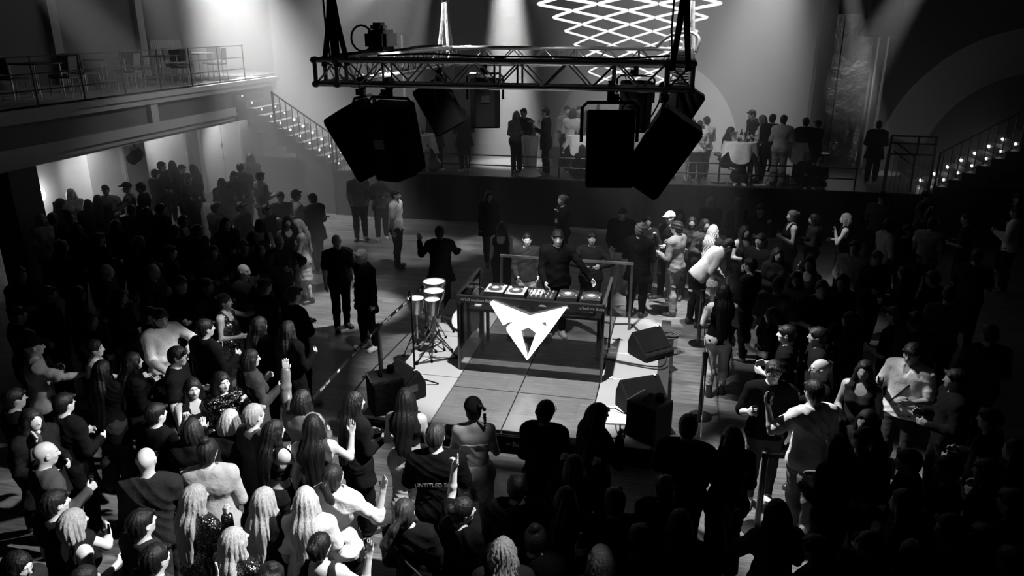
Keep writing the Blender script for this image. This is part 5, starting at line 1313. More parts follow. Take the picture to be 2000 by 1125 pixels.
p(525, 1108, 1.62, 30, 'm Hc.03 To.03 Lj.03 Sd.03', 'bb', 'dark curly head just showing at the bottom edge under the fair-haired woman', dim=1)
# --- left middle
p(312, 605, 1.80, 150, 'm Hs.02 Ts.7 Lj.02 Sd.03', 'xt', 'man in white sweatshirt looking down, left crowd', hp=-14, hy=10, sk=.34)
p(346, 678, 1.76, 108, 'm Hs.05 Tt.02 Lj.02 Sd.03', 'bd', 'short-haired man in spectacles and black t-shirt below the white sweatshirt', ex='g', hp=-8, sl=.65)
p(397, 625, 1.80, 60, 'm Hs.03 To.02 Lj.02 Sd.03', 'hh', 'man in dark suit jacket with white collar, profile right, holding a wine glass', 'man in dark suit jacket', hold='Wr', hy=10)
p(436, 575, 1.68, 118, 'f Hn.10 Td.25 Sd.03', 'ob', 'woman in glittering sequin dress, hair tied up, arm stretched out', tm='sequin', hy=-8)
p(474, 516, 1.76, 128, 'm HB.1 Ts.05 Lj.03 Sd.03', 'bm', 'bald man with spotlit head and dark patterned shirt behind the sequin dress', sk=.5)
p(486, 684, 1.70, 72, 'f Hb.06 To.10 Lj.03 Sd.03', 'hh', 'woman with dark hair and patterned jacket, profile right, below the wine glass', hy=10)
p(430, 728, 1.68, 155, 'f Hl.02 Ts.03 Lj.03 Sd.03', 'fb', 'woman with dark hair and pale headband facing the balcony, hand at her chest', tm='sequin')
p(374, 740, 1.66, 172, 'f HL.02 Tk.02 Lj.02 Sd.03', 'bm', 'dim woman with long dark hair, bare neckline, left of the pale headband', hold='Ml', who='dim woman left of the pale headband')
p(180, 665, 1.68, 100, 'f Hn.04 Tk.35 Lj.03 Sd.03', 'bp', 'woman with bare shoulders in pale strap top, hand out, far left crowd', sk=.5)
p(196, 705, 1.66, 45, 'f HL.012 To.012 Lw.06 Sd.03', 'bp', 'woman with long black hair from behind, below the pale strap top')
p(60, 660, 1.78, 92, 'm HK.03 Tt.24 Lj.02 Sw.3', 'bp', 'man in dark cap and grey t-shirt, profile right, at the far left', hold='Gr', who='man in dark cap')
p(48, 645, 1.72, 100, 'm Hs.04 Ts.05 Lj.03 Sd.03', 'bb', 'dark figure just behind the man in the dark cap', dim=1)
p(231, 566, 1.70, 118, 'f Hb.02 Ts.02 Lj.02 Sd.03', 'bb', 'woman with dark bob in black, left of the white sweatshirt', sk=.3)
p(173, 610, 1.68, 130, 'f Hw.08 Ts.03 Lj.03 Sd.03', 'bb', 'dim woman with curly hair above the pale strap top', sk=.28)
p(289, 600, 1.70, 98, 'f Hs.03 Ts.03 Lj.03 Sd.03', 'bb', 'woman leaning in close to the cheek of the white sweatshirt man')
p(300, 532, 1.66, 178, 'f Hl.03 Tz.28 Lj.02 Sd.03', 'bb', 'woman in pale crop top standing behind the white sweatshirt', sk=.32)
p(351, 540, 1.78, 158, 'm Hs.04 Ts.02 Lj.02 Sd.03', 'bb', 'man in dark shirt, right of the pale crop top', sk=.35)
p(57, 800, 1.7, 150, 'f Hl.04 To.03 Lj.03 Sd.03', 'bb', 'dim figure above the bald man with hand on his head', dim=1)
p(120, 770, 1.7, 60, 'm Hs.02 To.015 Lj.02 Sd.03', 'bb', 'dark figure between the cap man and the bald man at the left edge', dim=1)
p(300, 790, 1.72, 60, 'm Hs.02 To.015 Lj.02 Sd.03', 'bb', 'dark figure between the bald man and the spectacled man in black', dim=1)
p(255, 690, 1.7, 80, 'f Hl.02 To.015 Lj.02 Sd.03', 'bb', 'dark figure left of the man in white sweatshirt, lower down', dim=1)
p(205, 516, 1.76, 110, 'm HB.1 Ts.07 Lj.03 Sd.03', 'bb', 'dim bald man in grey top, above the dark bob', dim=1, sk=.3)
p(295, 515, 1.86, 120, 'm HB.1 Ts.05 Lj.03 Sd.03', 'bb', 'dim bald man behind the pale crop top', dim=1, sk=.35)
p(415, 480, 1.68, 165, 'f Hl.05 Ts.14 Lj.03 Sd.03', 'xb', 'dim woman in grey top, above the spotlit bald man to his left', sk=.28)
p(581, 429, 1.70, -95, 'f Hl.5 Td.3 Sd.03', 'tt', 'blonde woman in shiny dress turned left, hands out before her', tm='satin', hp=-6)
p(506, 428, 1.68, 5, 'f Hb.05 Tk.10 Lj.04 Sd.03', 'bb', 'dim woman with bare shoulders seen from behind, left of the shiny dress')
p(543, 458, 1.78, 150, 'm HB.1 Ts.12 Lj.04 Sd.03', 'xx', 'bald man in dim grey shirt, arms folded, below the shiny dress', sk=.3)
p(560, 423, 1.68, 170, 'f Hl.03 Tk.03 Lj.03 Sd.03', 'bb', 'woman with long dark hair facing the balcony, just left of the shiny dress', sk=.3)
p(656, 458, 1.78, 165, 'm HB.1 Tt.012 Lj.012 Sd.02', 'dd', 'bald man in black t-shirt and trousers standing on the lit floor', sk=.46)
p(703, 488, 1.78, -120, 'm Hs.42 To.02 Lj.02 Sw.75', 'dd', 'fair-haired man in dark jacket and bright white sneakers, looking left', hp=-8)
p(572, 560, 1.82, 62, 'm Hs.03 Tt.012 Lj.012 Sw.2', 'bt', 'man in black shirt with pale print, hands clasped, left of the barrier', sl=.9)
p(560, 628, 1.68, 50, 'f Hl.06 To.02 Lj.02 Sd.03', 'hh', 'woman with long hair holding a glass, beside the man with clasped hands', 'long-haired woman by the clasped hands', hold='Gl', hy=-8)
p(588, 764, 1.68, 40, 'f Hb.03 To.12 Lj.02 Sd.03', 'ub', 'dark-haired person in shiny jacket with open hand raised high', tm='satin')
p(772, 370, 1.80, 112, 'm Hs.03 Tt.55 Lj.02 Sd.02', 'dd', 'man in white t-shirt and dark trousers standing alone near the stage', vn=1, sk=.3)
p(740, 340, 1.70, 180, 'f Hn.10 Ts.2 Lj.05 Sw.3', 'xb', 'woman in pale top with crossbody strap below the tilted speakers', ex='j', sk=.3)
p(697, 331, 1.82, 180, 'm Hs.05 Ts.17 Lj.05 Sd.03', 'tt', 'man in pale sweatshirt, hands in front, left of the crossbody strap', sk=.3, fat=1.1)
p(858, 442, 1.76, 0, 'm Hs.015 To.012 Lj.012 Sd.02', 'ws', 'person all in black with hands spread, behind the drums', sk=.3)
p(955, 374, 1.70, 160, 'f HL.03 To.03 Lj.14 Sd.06', 'dd', 'woman with long dark hair and jacket walking near the stage, grey jeans', step=.14, sk=.25)
p(980, 434, 1.68, 12, 'f Hb.025 Tk.02 Lw.02 Sb.6', 'dd', 'woman with bare back in black, left of the man behind the rail', sk=.42)
p(1099, 381, 1.72, -112, 'f Hn.2 Ts.03 Lj.02 Sd.03', 'fc', 'woman with fair hair tied back and pale strap, profile left, behind the DJ', ex='j', stv=.45, sk=.5)
p(1030, 456, 1.74, 176, 'm Hz.03 Ts.07 Lj.45 Sd.02', 'tt', 'man in grey sweater standing behind the rail with hands together', group=DECK, sk=.5, hp=-4)
p(1090, 450, 1.88, 176, 'm Hs.05 Th.018 Lj.03 Sw.3', 'yt', 'DJ in dark hooded top at the booth, one arm reaching to the player', group=DECK, z=DZ, sk=.52, lean=5, hp=-5)
p(946, 505, 1.70, 178, 'f Hl.03 To.02 Lj.4 Sd.1', 'dd', 'person standing inside the left side of the booth, pale cuffs', group=DECK, dim=1) if 0 else None
p(1157, 453, 1.78, 180, 'm Hs.04 Ts.03 Lj.03 Sd.03', 'xx', 'dim bearded man behind the right end of the booth rail', sk=.22)
p(1216, 406, 1.82, 180, 'm Hs.03 Ts.03 Lj.42 Sw.3', 'tt', 'man looking down, ripped pale jeans, right of the booth', hp=-16, sk=.3)
p(1252, 437, 1.82, 18, 'm Hc.14 To.014 Lj.014 Sd.02', 'bb', 'man with brown hair in long dark coat seen from behind, right of booth', sk=.4)
p(1266, 422, 1.70, 178, 'f Hn.03 Ts.04 Lj.03 Sd.03', 'fb', 'woman with pale collar just behind the man in the dark coat', sk=.32)
p(1309, 414, 1.80, -140, 'm HK.55 Ts.03 Lj.04 Sd.03', 'bb', 'man in striped white cap behind the man in the grey sweater', sk=.4)
p(1323, 433, 1.82, -62, 'm Hc.06 Ts.16 Lj.26 Sd.04', 'bh', 'man in grey sweater and pale jeans, turned left, holding a bottle', 'man in grey sweater and pale jeans', hold='Bl', sk=.48)
p(1329, 408, 1.72, 175, 'f Hb.04 Ts.02 Lj.02 Sd.03', 'bb', 'dim face just behind the striped white cap', dim=1, sk=.25)
p(1352, 424, 1.70, 180, 'f Hl.03 Ts.05 Lj.03 Sd.03', 'bb', 'dim person with long hair right of the grey sweater', dim=1, sk=.22)
p(1394, 440, 1.68, 24, 'f Hw.5 Ts.04 Lk.25 Sd.03', 'bb', 'woman with long wavy blonde hair behind the bending man in white')
p(1432, 470, 1.84, 70, 'm Hs.03 Ts.42 Lj.03 Sd.03', 'sb', 'man in white shirt bending forward to the right', lean=38, hp=-10)
p(1433, 536, 1.66, -60, 'f Hb.5 Tk.3 Lj.04 Sd.03', 'bh', 'blonde woman with spotlit face, just behind the dark-haired woman in pale jeans', hp=6, sk=.52)
p(1415, 556, 1.74, -12, 'f HL.02 Tk.015 Lj.5 Sb.02', 'hb', 'woman with long dark hair and pale jeans holding a drink over the barrier', 'woman in pale jeans', hold='Gl', ex='j', sk=.5)
p(1512, 602, 1.70, -78, 'f Hw.06 Tt.015 Lj.08 Sd.03', 'bc', 'woman with curly hair in black t-shirt, hands on her bag', ex='j', sk=.46, sl=.55)
p(1540, 636, 1.76, -88, 'm Hs.015 Tt.015 Lj.02 Sd.03', 'bb', 'man with dark hair in profile left, white collar edge, below the curly woman', sk=.5)
p(1513, 706, 1.80, 172, 'm Hs.05 Tt.014 Lj.13 Sw.75', 'bh', 'man in spectacles, black t-shirt and jeans holding a glass', 'man in black t-shirt', hold='Gr', ex='g', sk=.48, sl=.9, fat=1.08)
p(1606, 702, 1.78, -105, 'm HB.1 Ts.02 Lj.03 Sd.03', 'bb', 'bald man in spectacles smiling, right of the man with a glass', ex='g', sk=.3)
p(1594, 745, 1.84, -38, 'm Hs.02 Tt.55 Lj.20 Sw.7', 'wb', 'man in white t-shirt and grey jeans raising a short drink, near right', 'man in white t-shirt', hold='Gl', sk=.42)
p(1783, 672, 1.82, -160, 'm Hs.02 Tt.62 Lj.08 Sw.2', 'bh', 'man in white v-neck t-shirt looking down, right crowd, drink with straw', 'man in white v-neck', hold='Gr', vn=1, fat=1.15, hp=-12, sk=.28, ex='j')
p(1549, 411, 1.74, -108, 'f Hn.16 Tk.04 Lj.04 Sd.03', 'hd', 'person in sleeveless dark top, hair tied back, holding a glass, profile left', 'person in sleeveless dark top', hold='Wl', sk=.5)
p(1654, 417, 1.70, -92, 'f Hb.36 Tk.02 Lj.03 Sd.03', 'fb', 'blonde woman in profile drinking from a glass, right of the sleeveless top', 'blonde woman drinking', hold='Gl', sk=.5)
p(1592, 418, 1.66, -100, 'f Hl.03 Ts.05 Lj.04 Sd.03', 'bb', 'dim person between the sleeveless top and the blonde woman drinking', sk=.3)
# --- right crowd, dim
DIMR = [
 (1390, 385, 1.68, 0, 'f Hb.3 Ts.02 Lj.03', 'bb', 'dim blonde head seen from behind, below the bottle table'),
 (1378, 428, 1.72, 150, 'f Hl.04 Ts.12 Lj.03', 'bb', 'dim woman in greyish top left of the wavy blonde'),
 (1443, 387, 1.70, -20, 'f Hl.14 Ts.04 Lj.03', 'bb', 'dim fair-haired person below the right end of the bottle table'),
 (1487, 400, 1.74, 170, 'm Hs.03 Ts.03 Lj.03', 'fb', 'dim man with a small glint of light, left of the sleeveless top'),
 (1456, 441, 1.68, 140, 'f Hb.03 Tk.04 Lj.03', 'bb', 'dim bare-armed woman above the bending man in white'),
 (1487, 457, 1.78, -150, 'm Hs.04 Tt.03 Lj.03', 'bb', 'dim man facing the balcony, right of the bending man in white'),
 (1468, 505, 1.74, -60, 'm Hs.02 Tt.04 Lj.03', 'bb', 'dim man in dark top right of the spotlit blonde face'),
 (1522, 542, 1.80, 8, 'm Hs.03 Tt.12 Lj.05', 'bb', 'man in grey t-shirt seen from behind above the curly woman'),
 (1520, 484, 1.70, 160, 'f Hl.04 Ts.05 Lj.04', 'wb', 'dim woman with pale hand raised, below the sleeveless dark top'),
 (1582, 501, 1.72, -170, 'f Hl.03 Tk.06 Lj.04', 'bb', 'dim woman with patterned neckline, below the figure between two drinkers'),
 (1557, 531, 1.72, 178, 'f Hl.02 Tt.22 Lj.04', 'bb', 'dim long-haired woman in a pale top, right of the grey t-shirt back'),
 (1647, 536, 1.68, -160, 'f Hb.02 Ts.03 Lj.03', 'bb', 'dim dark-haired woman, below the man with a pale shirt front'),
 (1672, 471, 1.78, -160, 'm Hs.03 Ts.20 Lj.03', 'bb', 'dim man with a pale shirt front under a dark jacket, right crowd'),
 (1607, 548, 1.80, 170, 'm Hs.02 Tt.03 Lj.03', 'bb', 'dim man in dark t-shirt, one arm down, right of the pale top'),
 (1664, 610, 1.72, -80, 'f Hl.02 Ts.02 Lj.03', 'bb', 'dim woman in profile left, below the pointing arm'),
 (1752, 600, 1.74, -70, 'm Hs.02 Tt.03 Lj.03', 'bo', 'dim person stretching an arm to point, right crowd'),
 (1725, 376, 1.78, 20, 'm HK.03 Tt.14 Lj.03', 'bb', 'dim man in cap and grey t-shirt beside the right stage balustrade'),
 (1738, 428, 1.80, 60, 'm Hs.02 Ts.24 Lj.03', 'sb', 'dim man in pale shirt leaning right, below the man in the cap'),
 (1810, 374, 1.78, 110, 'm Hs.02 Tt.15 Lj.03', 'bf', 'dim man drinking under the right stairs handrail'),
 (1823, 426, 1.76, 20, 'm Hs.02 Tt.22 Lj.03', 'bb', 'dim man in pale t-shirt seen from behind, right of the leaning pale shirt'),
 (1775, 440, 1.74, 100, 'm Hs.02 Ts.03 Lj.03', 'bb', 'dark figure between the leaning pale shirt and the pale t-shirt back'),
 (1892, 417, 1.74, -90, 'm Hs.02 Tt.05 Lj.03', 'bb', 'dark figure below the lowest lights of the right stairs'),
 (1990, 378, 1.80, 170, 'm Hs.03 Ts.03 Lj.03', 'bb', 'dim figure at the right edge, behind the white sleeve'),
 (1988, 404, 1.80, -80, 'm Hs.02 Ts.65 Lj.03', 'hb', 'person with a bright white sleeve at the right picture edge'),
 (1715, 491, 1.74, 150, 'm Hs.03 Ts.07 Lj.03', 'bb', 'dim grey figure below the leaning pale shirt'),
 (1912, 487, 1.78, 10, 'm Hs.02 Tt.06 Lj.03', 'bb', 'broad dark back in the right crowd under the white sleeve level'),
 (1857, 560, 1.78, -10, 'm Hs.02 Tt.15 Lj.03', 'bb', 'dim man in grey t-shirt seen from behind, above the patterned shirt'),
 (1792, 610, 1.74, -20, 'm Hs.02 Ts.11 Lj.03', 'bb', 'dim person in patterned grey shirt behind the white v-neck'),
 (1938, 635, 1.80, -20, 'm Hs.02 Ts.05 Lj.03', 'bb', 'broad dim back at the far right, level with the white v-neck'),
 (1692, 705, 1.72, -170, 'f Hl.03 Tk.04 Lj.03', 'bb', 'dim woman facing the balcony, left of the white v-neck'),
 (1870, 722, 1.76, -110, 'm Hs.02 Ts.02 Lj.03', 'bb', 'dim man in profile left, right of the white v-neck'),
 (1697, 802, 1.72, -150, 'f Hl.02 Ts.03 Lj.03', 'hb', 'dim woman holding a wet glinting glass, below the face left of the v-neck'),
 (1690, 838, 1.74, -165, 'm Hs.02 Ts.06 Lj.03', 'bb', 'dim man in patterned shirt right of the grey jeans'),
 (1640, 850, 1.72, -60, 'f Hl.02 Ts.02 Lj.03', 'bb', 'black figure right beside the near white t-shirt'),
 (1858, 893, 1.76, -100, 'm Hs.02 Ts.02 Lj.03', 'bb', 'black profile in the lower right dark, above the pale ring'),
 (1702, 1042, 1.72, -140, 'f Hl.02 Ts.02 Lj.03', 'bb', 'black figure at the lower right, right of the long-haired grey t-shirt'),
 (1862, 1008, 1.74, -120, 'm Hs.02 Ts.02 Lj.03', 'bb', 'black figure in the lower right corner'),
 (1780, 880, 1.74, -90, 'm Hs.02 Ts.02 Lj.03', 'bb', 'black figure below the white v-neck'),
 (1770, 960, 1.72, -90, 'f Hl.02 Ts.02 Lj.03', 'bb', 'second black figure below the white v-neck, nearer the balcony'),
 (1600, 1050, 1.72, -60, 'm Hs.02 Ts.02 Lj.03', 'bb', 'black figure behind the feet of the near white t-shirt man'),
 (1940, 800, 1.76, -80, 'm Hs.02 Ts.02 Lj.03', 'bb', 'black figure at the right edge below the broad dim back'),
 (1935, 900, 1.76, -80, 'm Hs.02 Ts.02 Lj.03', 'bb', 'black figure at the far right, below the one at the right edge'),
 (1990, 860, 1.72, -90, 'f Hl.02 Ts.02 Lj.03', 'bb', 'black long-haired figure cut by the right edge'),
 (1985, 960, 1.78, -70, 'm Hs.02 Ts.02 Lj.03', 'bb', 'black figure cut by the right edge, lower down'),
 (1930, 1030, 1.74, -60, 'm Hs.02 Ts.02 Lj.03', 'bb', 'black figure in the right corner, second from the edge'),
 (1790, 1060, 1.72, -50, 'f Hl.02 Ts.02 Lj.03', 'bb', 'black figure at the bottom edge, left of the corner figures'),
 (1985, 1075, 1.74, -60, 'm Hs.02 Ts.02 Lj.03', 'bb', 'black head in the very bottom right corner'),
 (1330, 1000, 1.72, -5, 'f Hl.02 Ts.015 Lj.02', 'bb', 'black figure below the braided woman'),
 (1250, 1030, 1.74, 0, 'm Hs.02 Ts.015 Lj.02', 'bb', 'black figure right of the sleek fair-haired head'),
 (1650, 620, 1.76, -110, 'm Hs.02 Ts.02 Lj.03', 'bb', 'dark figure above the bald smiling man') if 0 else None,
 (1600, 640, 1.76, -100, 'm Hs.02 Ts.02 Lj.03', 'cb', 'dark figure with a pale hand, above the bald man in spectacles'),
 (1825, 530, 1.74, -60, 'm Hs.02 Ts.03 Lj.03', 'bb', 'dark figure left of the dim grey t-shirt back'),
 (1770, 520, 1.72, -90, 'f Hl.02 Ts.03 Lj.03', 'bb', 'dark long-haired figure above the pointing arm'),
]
for r in DIMR:
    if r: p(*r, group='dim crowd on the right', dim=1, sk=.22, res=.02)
# --- left crowd under the balcony, dim
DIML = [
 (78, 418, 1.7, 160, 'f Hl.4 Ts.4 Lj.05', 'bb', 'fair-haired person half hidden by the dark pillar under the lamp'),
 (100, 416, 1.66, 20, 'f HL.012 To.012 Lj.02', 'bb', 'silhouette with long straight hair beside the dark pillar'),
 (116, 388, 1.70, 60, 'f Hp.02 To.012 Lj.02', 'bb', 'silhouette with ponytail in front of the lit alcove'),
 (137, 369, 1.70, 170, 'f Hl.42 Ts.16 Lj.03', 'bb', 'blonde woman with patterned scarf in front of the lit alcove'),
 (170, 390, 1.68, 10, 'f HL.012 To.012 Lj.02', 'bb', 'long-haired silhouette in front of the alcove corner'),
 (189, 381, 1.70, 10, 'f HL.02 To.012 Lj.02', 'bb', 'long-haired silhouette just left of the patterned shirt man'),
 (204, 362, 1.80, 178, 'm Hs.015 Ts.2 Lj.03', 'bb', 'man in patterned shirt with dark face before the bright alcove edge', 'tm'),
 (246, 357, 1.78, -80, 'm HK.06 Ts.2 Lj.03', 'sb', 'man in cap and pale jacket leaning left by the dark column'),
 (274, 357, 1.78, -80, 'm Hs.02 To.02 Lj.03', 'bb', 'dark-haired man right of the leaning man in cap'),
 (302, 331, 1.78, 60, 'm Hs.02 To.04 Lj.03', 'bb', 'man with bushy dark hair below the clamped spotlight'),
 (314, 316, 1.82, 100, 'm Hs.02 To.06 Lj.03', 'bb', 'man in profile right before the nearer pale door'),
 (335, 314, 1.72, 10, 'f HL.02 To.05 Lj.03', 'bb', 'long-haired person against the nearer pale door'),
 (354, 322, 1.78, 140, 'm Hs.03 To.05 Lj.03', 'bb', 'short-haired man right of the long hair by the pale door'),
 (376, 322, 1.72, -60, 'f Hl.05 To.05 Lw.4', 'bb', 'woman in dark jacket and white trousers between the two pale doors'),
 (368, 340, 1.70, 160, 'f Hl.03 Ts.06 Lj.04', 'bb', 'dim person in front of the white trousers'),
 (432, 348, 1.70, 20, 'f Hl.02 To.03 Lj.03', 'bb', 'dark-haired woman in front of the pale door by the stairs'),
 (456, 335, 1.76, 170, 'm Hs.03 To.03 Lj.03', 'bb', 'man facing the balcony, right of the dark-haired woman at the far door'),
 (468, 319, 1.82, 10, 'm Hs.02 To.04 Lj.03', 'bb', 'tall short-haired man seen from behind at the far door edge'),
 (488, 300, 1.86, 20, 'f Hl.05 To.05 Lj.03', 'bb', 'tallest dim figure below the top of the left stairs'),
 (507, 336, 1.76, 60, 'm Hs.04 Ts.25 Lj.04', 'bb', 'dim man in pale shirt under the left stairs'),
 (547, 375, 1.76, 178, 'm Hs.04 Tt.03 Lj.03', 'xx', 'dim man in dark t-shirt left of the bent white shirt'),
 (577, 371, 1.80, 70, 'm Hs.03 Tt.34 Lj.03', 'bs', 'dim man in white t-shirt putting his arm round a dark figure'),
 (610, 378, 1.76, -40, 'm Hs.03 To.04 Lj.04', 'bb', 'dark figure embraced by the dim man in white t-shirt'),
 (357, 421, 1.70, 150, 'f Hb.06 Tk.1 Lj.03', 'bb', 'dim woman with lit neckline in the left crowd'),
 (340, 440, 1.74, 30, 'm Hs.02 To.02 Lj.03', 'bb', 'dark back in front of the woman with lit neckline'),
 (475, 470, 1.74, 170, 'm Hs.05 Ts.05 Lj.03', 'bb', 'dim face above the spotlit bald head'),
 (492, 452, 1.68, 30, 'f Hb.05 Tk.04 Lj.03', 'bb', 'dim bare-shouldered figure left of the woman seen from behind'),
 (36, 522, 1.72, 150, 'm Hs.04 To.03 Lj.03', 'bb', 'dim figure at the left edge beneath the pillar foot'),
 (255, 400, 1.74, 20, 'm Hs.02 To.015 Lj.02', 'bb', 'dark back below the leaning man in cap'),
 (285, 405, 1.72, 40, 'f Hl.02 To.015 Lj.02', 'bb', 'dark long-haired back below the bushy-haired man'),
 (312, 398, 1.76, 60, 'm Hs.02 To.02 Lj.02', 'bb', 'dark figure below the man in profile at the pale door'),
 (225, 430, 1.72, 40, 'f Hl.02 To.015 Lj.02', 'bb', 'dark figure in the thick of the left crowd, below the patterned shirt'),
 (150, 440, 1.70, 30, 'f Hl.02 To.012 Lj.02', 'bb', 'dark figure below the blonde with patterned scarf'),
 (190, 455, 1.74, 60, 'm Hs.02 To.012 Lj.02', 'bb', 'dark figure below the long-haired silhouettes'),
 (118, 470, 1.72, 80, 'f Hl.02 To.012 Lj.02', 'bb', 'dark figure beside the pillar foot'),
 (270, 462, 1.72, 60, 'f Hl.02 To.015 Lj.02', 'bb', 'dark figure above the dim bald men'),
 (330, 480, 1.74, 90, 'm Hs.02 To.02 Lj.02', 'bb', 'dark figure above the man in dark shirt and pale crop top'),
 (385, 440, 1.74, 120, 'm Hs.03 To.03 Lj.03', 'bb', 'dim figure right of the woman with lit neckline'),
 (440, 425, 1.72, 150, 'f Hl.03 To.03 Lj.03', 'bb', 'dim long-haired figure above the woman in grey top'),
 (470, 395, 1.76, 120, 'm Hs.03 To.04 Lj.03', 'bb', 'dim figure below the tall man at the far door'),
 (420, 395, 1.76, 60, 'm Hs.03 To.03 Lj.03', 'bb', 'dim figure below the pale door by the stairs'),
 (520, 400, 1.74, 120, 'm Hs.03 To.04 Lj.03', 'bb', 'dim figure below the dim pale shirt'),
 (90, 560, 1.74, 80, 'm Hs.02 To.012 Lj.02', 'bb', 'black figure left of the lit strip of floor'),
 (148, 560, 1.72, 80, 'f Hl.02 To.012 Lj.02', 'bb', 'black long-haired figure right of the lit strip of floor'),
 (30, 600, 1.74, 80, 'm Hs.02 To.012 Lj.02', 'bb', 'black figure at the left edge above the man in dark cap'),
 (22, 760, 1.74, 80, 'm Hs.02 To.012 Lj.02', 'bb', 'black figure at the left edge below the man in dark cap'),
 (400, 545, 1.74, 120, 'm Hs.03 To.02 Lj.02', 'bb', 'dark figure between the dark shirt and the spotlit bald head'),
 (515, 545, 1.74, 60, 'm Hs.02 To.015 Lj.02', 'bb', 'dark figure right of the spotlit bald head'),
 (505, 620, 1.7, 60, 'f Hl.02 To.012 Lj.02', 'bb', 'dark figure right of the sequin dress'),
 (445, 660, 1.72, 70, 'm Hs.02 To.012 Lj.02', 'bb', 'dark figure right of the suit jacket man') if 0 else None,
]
for r in DIML:
    if r: p(*r[:7], group='dim crowd on the left', dim=1, sk=.22, res=.02)
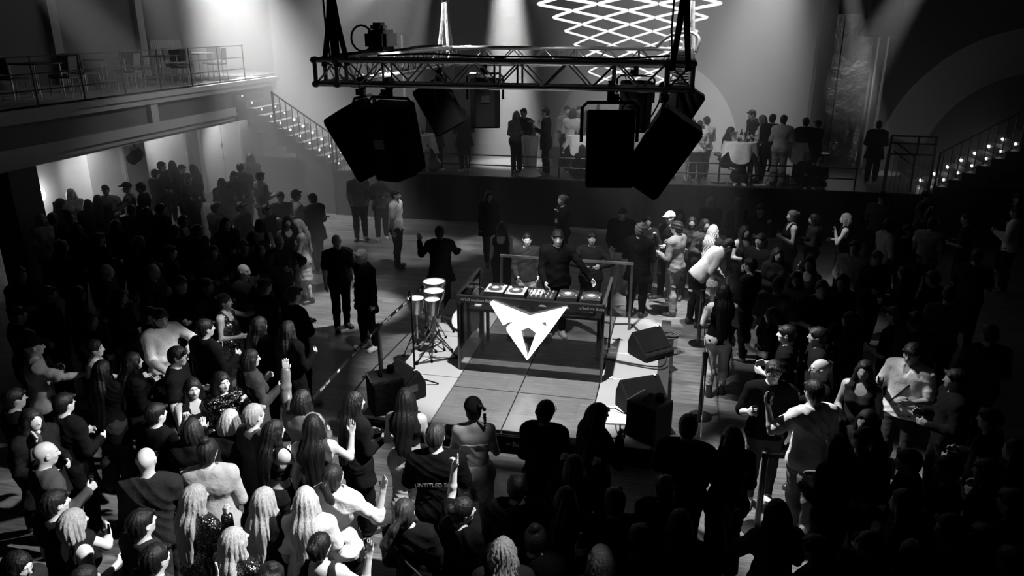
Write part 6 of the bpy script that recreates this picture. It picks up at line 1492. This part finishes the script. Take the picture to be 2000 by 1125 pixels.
# --- on the stage
ONST = [
 (800, 213, 1.80, 60, 'm Hs.03 Tt.4 Lj.04', 'bb', 'person in pale t-shirt on stage beside the yoke of the near left speakers', dict(y=20.7)),
 (850, 214, 1.80, 20, 'm Hs.03 To.02 Lj.02 Sw.6', 'bb', 'dark figure on stage behind the tilted far speaker, white shoes', dict(y=20.65)),
 (905, 210, 1.80, -20, 'm Hs.03 To.03 Lj.02 Sw.6', 'bb', 'dark figure on stage between the two far left speakers, white shoes', dict(y=20.7)),
 (1009, 217, 1.74, 160, 'f Hl.3 Ts.2 Lj.05', 'bb', 'pale figure on stage inside the bright haze beam', dict(y=20.9)),
 (1023, 212, 1.76, -150, 'm Hs.06 Ts.06 Lj.04 Sw.6', 'bb', 'figure on stage at the right edge of the haze beam, white shoes', {}),
 (1066, 211, 1.82, -85, 'm Hs.02 To.03 Lj.03', 'hb', 'man in dark jacket on stage, profile left, right of the dried stems', {}),
 (1107, 207, 1.80, 150, 'm Hs.02 Ts.2 Lj.04', 'bb', 'dark-haired man behind the pale jacket on stage', {}),
 (1119, 213, 1.76, 8, 'm Hb.02 To.4 Lj.02', 'bh', 'person in pale jacket seen from behind on stage', {}),
 (1131, 208, 1.78, 170, 'm Hs.03 Ts.05 Lj.03', 'bb', 'dim man facing the pale jacket on stage', {}),
 (1147, 216, 1.72, 160, 'f Hl.04 Ts.05 Lj.03', 'ub', 'dim person waving a raised hand on stage', {}),
 (1137, 283, 1.74, -30, 'f Hb.02 To.02 Lj.02', 'bb', 'dark figure seated low on the stage edge left of the upright speaker', dict(sit=.18, y=20.5)),
 (1352, 232, 1.78, 150, 'm Hs.04 To.03 Ls.45', 'bb', 'person in pale shorts on stage, half behind the tilted speaker', dict(y=20.8)),
 (1368, 236, 1.76, -10, 'm Hs.04 Ts.6 Lj.04', 'bb', 'left one of two men in white shirts on stage by the tilted speaker', dict(y=20.7)),
 (1381, 228, 1.78, -30, 'm Hs.02 Ts.6 Lj.04', 'bb', 'right one of two men in white shirts on stage by the tilted speaker', dict(y=20.9)),
 (1468, 215, 1.80, -120, 'm Hs.05 To.04 Lj.04', 'tt', 'man in dark suit bending over the bottle table', dict(lean=14)),
 (1490, 225, 1.72, -80, 'f Hl.12 Tk.6 Lk.3', 'hb', 'woman with pale shoulder on stage, right of the bottle table', {}),
 (1510, 223, 1.78, 10, 'm Hs.06 To.03 Lj.03', 'bb', 'man in dark suit seen from behind on stage', {}),
 (1532, 225, 1.78, 8, 'm Hs.06 Ts.42 Lw.28', 'bb', 'man in pale shirt and pale trousers seen from behind on stage', {}),
 (1575, 230, 1.80, -20, 'm Hs.04 To.03 Lj.03', 'bb', 'dim figure right of the man in pale shirt on stage', dict(y=20.9)),
 (1598, 234, 1.78, -60, 'm Hs.03 To.03 Lj.03', 'bo', 'dim figure against the dark stage column, arm out', dict(y=21.2)),
 (1428, 248, 1.70, 100, 'f Hl.03 To.03 Lj.04', 'fb', 'dark figure drinking at the left of the bottle table', dict(y=20.9, sit=.6)),
 (1449, 283, 1.74, 175, 'm HB.1 Tt.06 Lj.06 Sw.5', 'fb', 'bald person seated before the bottle table, facing the balcony', dict(sit=.18, y=20.75)),
 (1578, 298, 1.74, 160, 'f Hb.2 Ts.03 Lj.03 Sw.4', 'fb', 'seated person with sunglasses near the right stage edge', dict(sit=.18, y=20.6, ex='g')),
 (1605, 313, 1.68, 170, 'm Hs.05 Ts.03 Lj.03 Sw.4', 'bb', 'seated dim person right of the sunglasses', dict(sit=.18, y=20.6)),
 (1718, 236, 1.84, 0, 'm Hs.02 To.012 Lj.012', 'bb', 'black figure standing under the pipes at the right stage end', dict(y=21.3)),
]
for r in ONST:
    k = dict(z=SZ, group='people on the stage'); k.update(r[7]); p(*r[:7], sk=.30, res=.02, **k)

# ---------------------------------------------------------------- haze: thin over the dance floor, thick over the stage and the far balcony
def haze(name, lo, hi, dens, lb):
    hz = MB().span(lo, hi).build(name, grey('paint', .5), smooth=False)
    hm = bpy.data.materials.new(name); hm.use_nodes = True; hm.node_tree.nodes.remove(hm.node_tree.nodes['Principled BSDF'])
    vs = hm.node_tree.nodes.new('ShaderNodeVolumeScatter'); vs.inputs['Density'].default_value = dens; vs.inputs['Anisotropy'].default_value = .2; vs.inputs['Color'].default_value = (1, 1, 1, 1)
    hm.node_tree.links.new(vs.outputs[0], hm.node_tree.nodes['Material Output'].inputs['Volume'])
    hz.data.materials.clear(); hz.data.materials.append(hm); tag(hz, lb, 'haze', None, 'stuff')
haze('haze', (-16.3, 18.6, .01), (11.2, 25.75, 9.3), .10, 'thick smoke haze glowing in the light beams over the stage')
haze('haze', (-6.4, 11.5, .01), (11.2, 18.55, 9.3), .006, 'thin smoke haze over the far half of the dance floor')
haze('haze', (-16.3, 12.0, .01), (-6.45, 18.55, 9.3), .045, 'drifting smoke haze over the crowd below the left balcony')
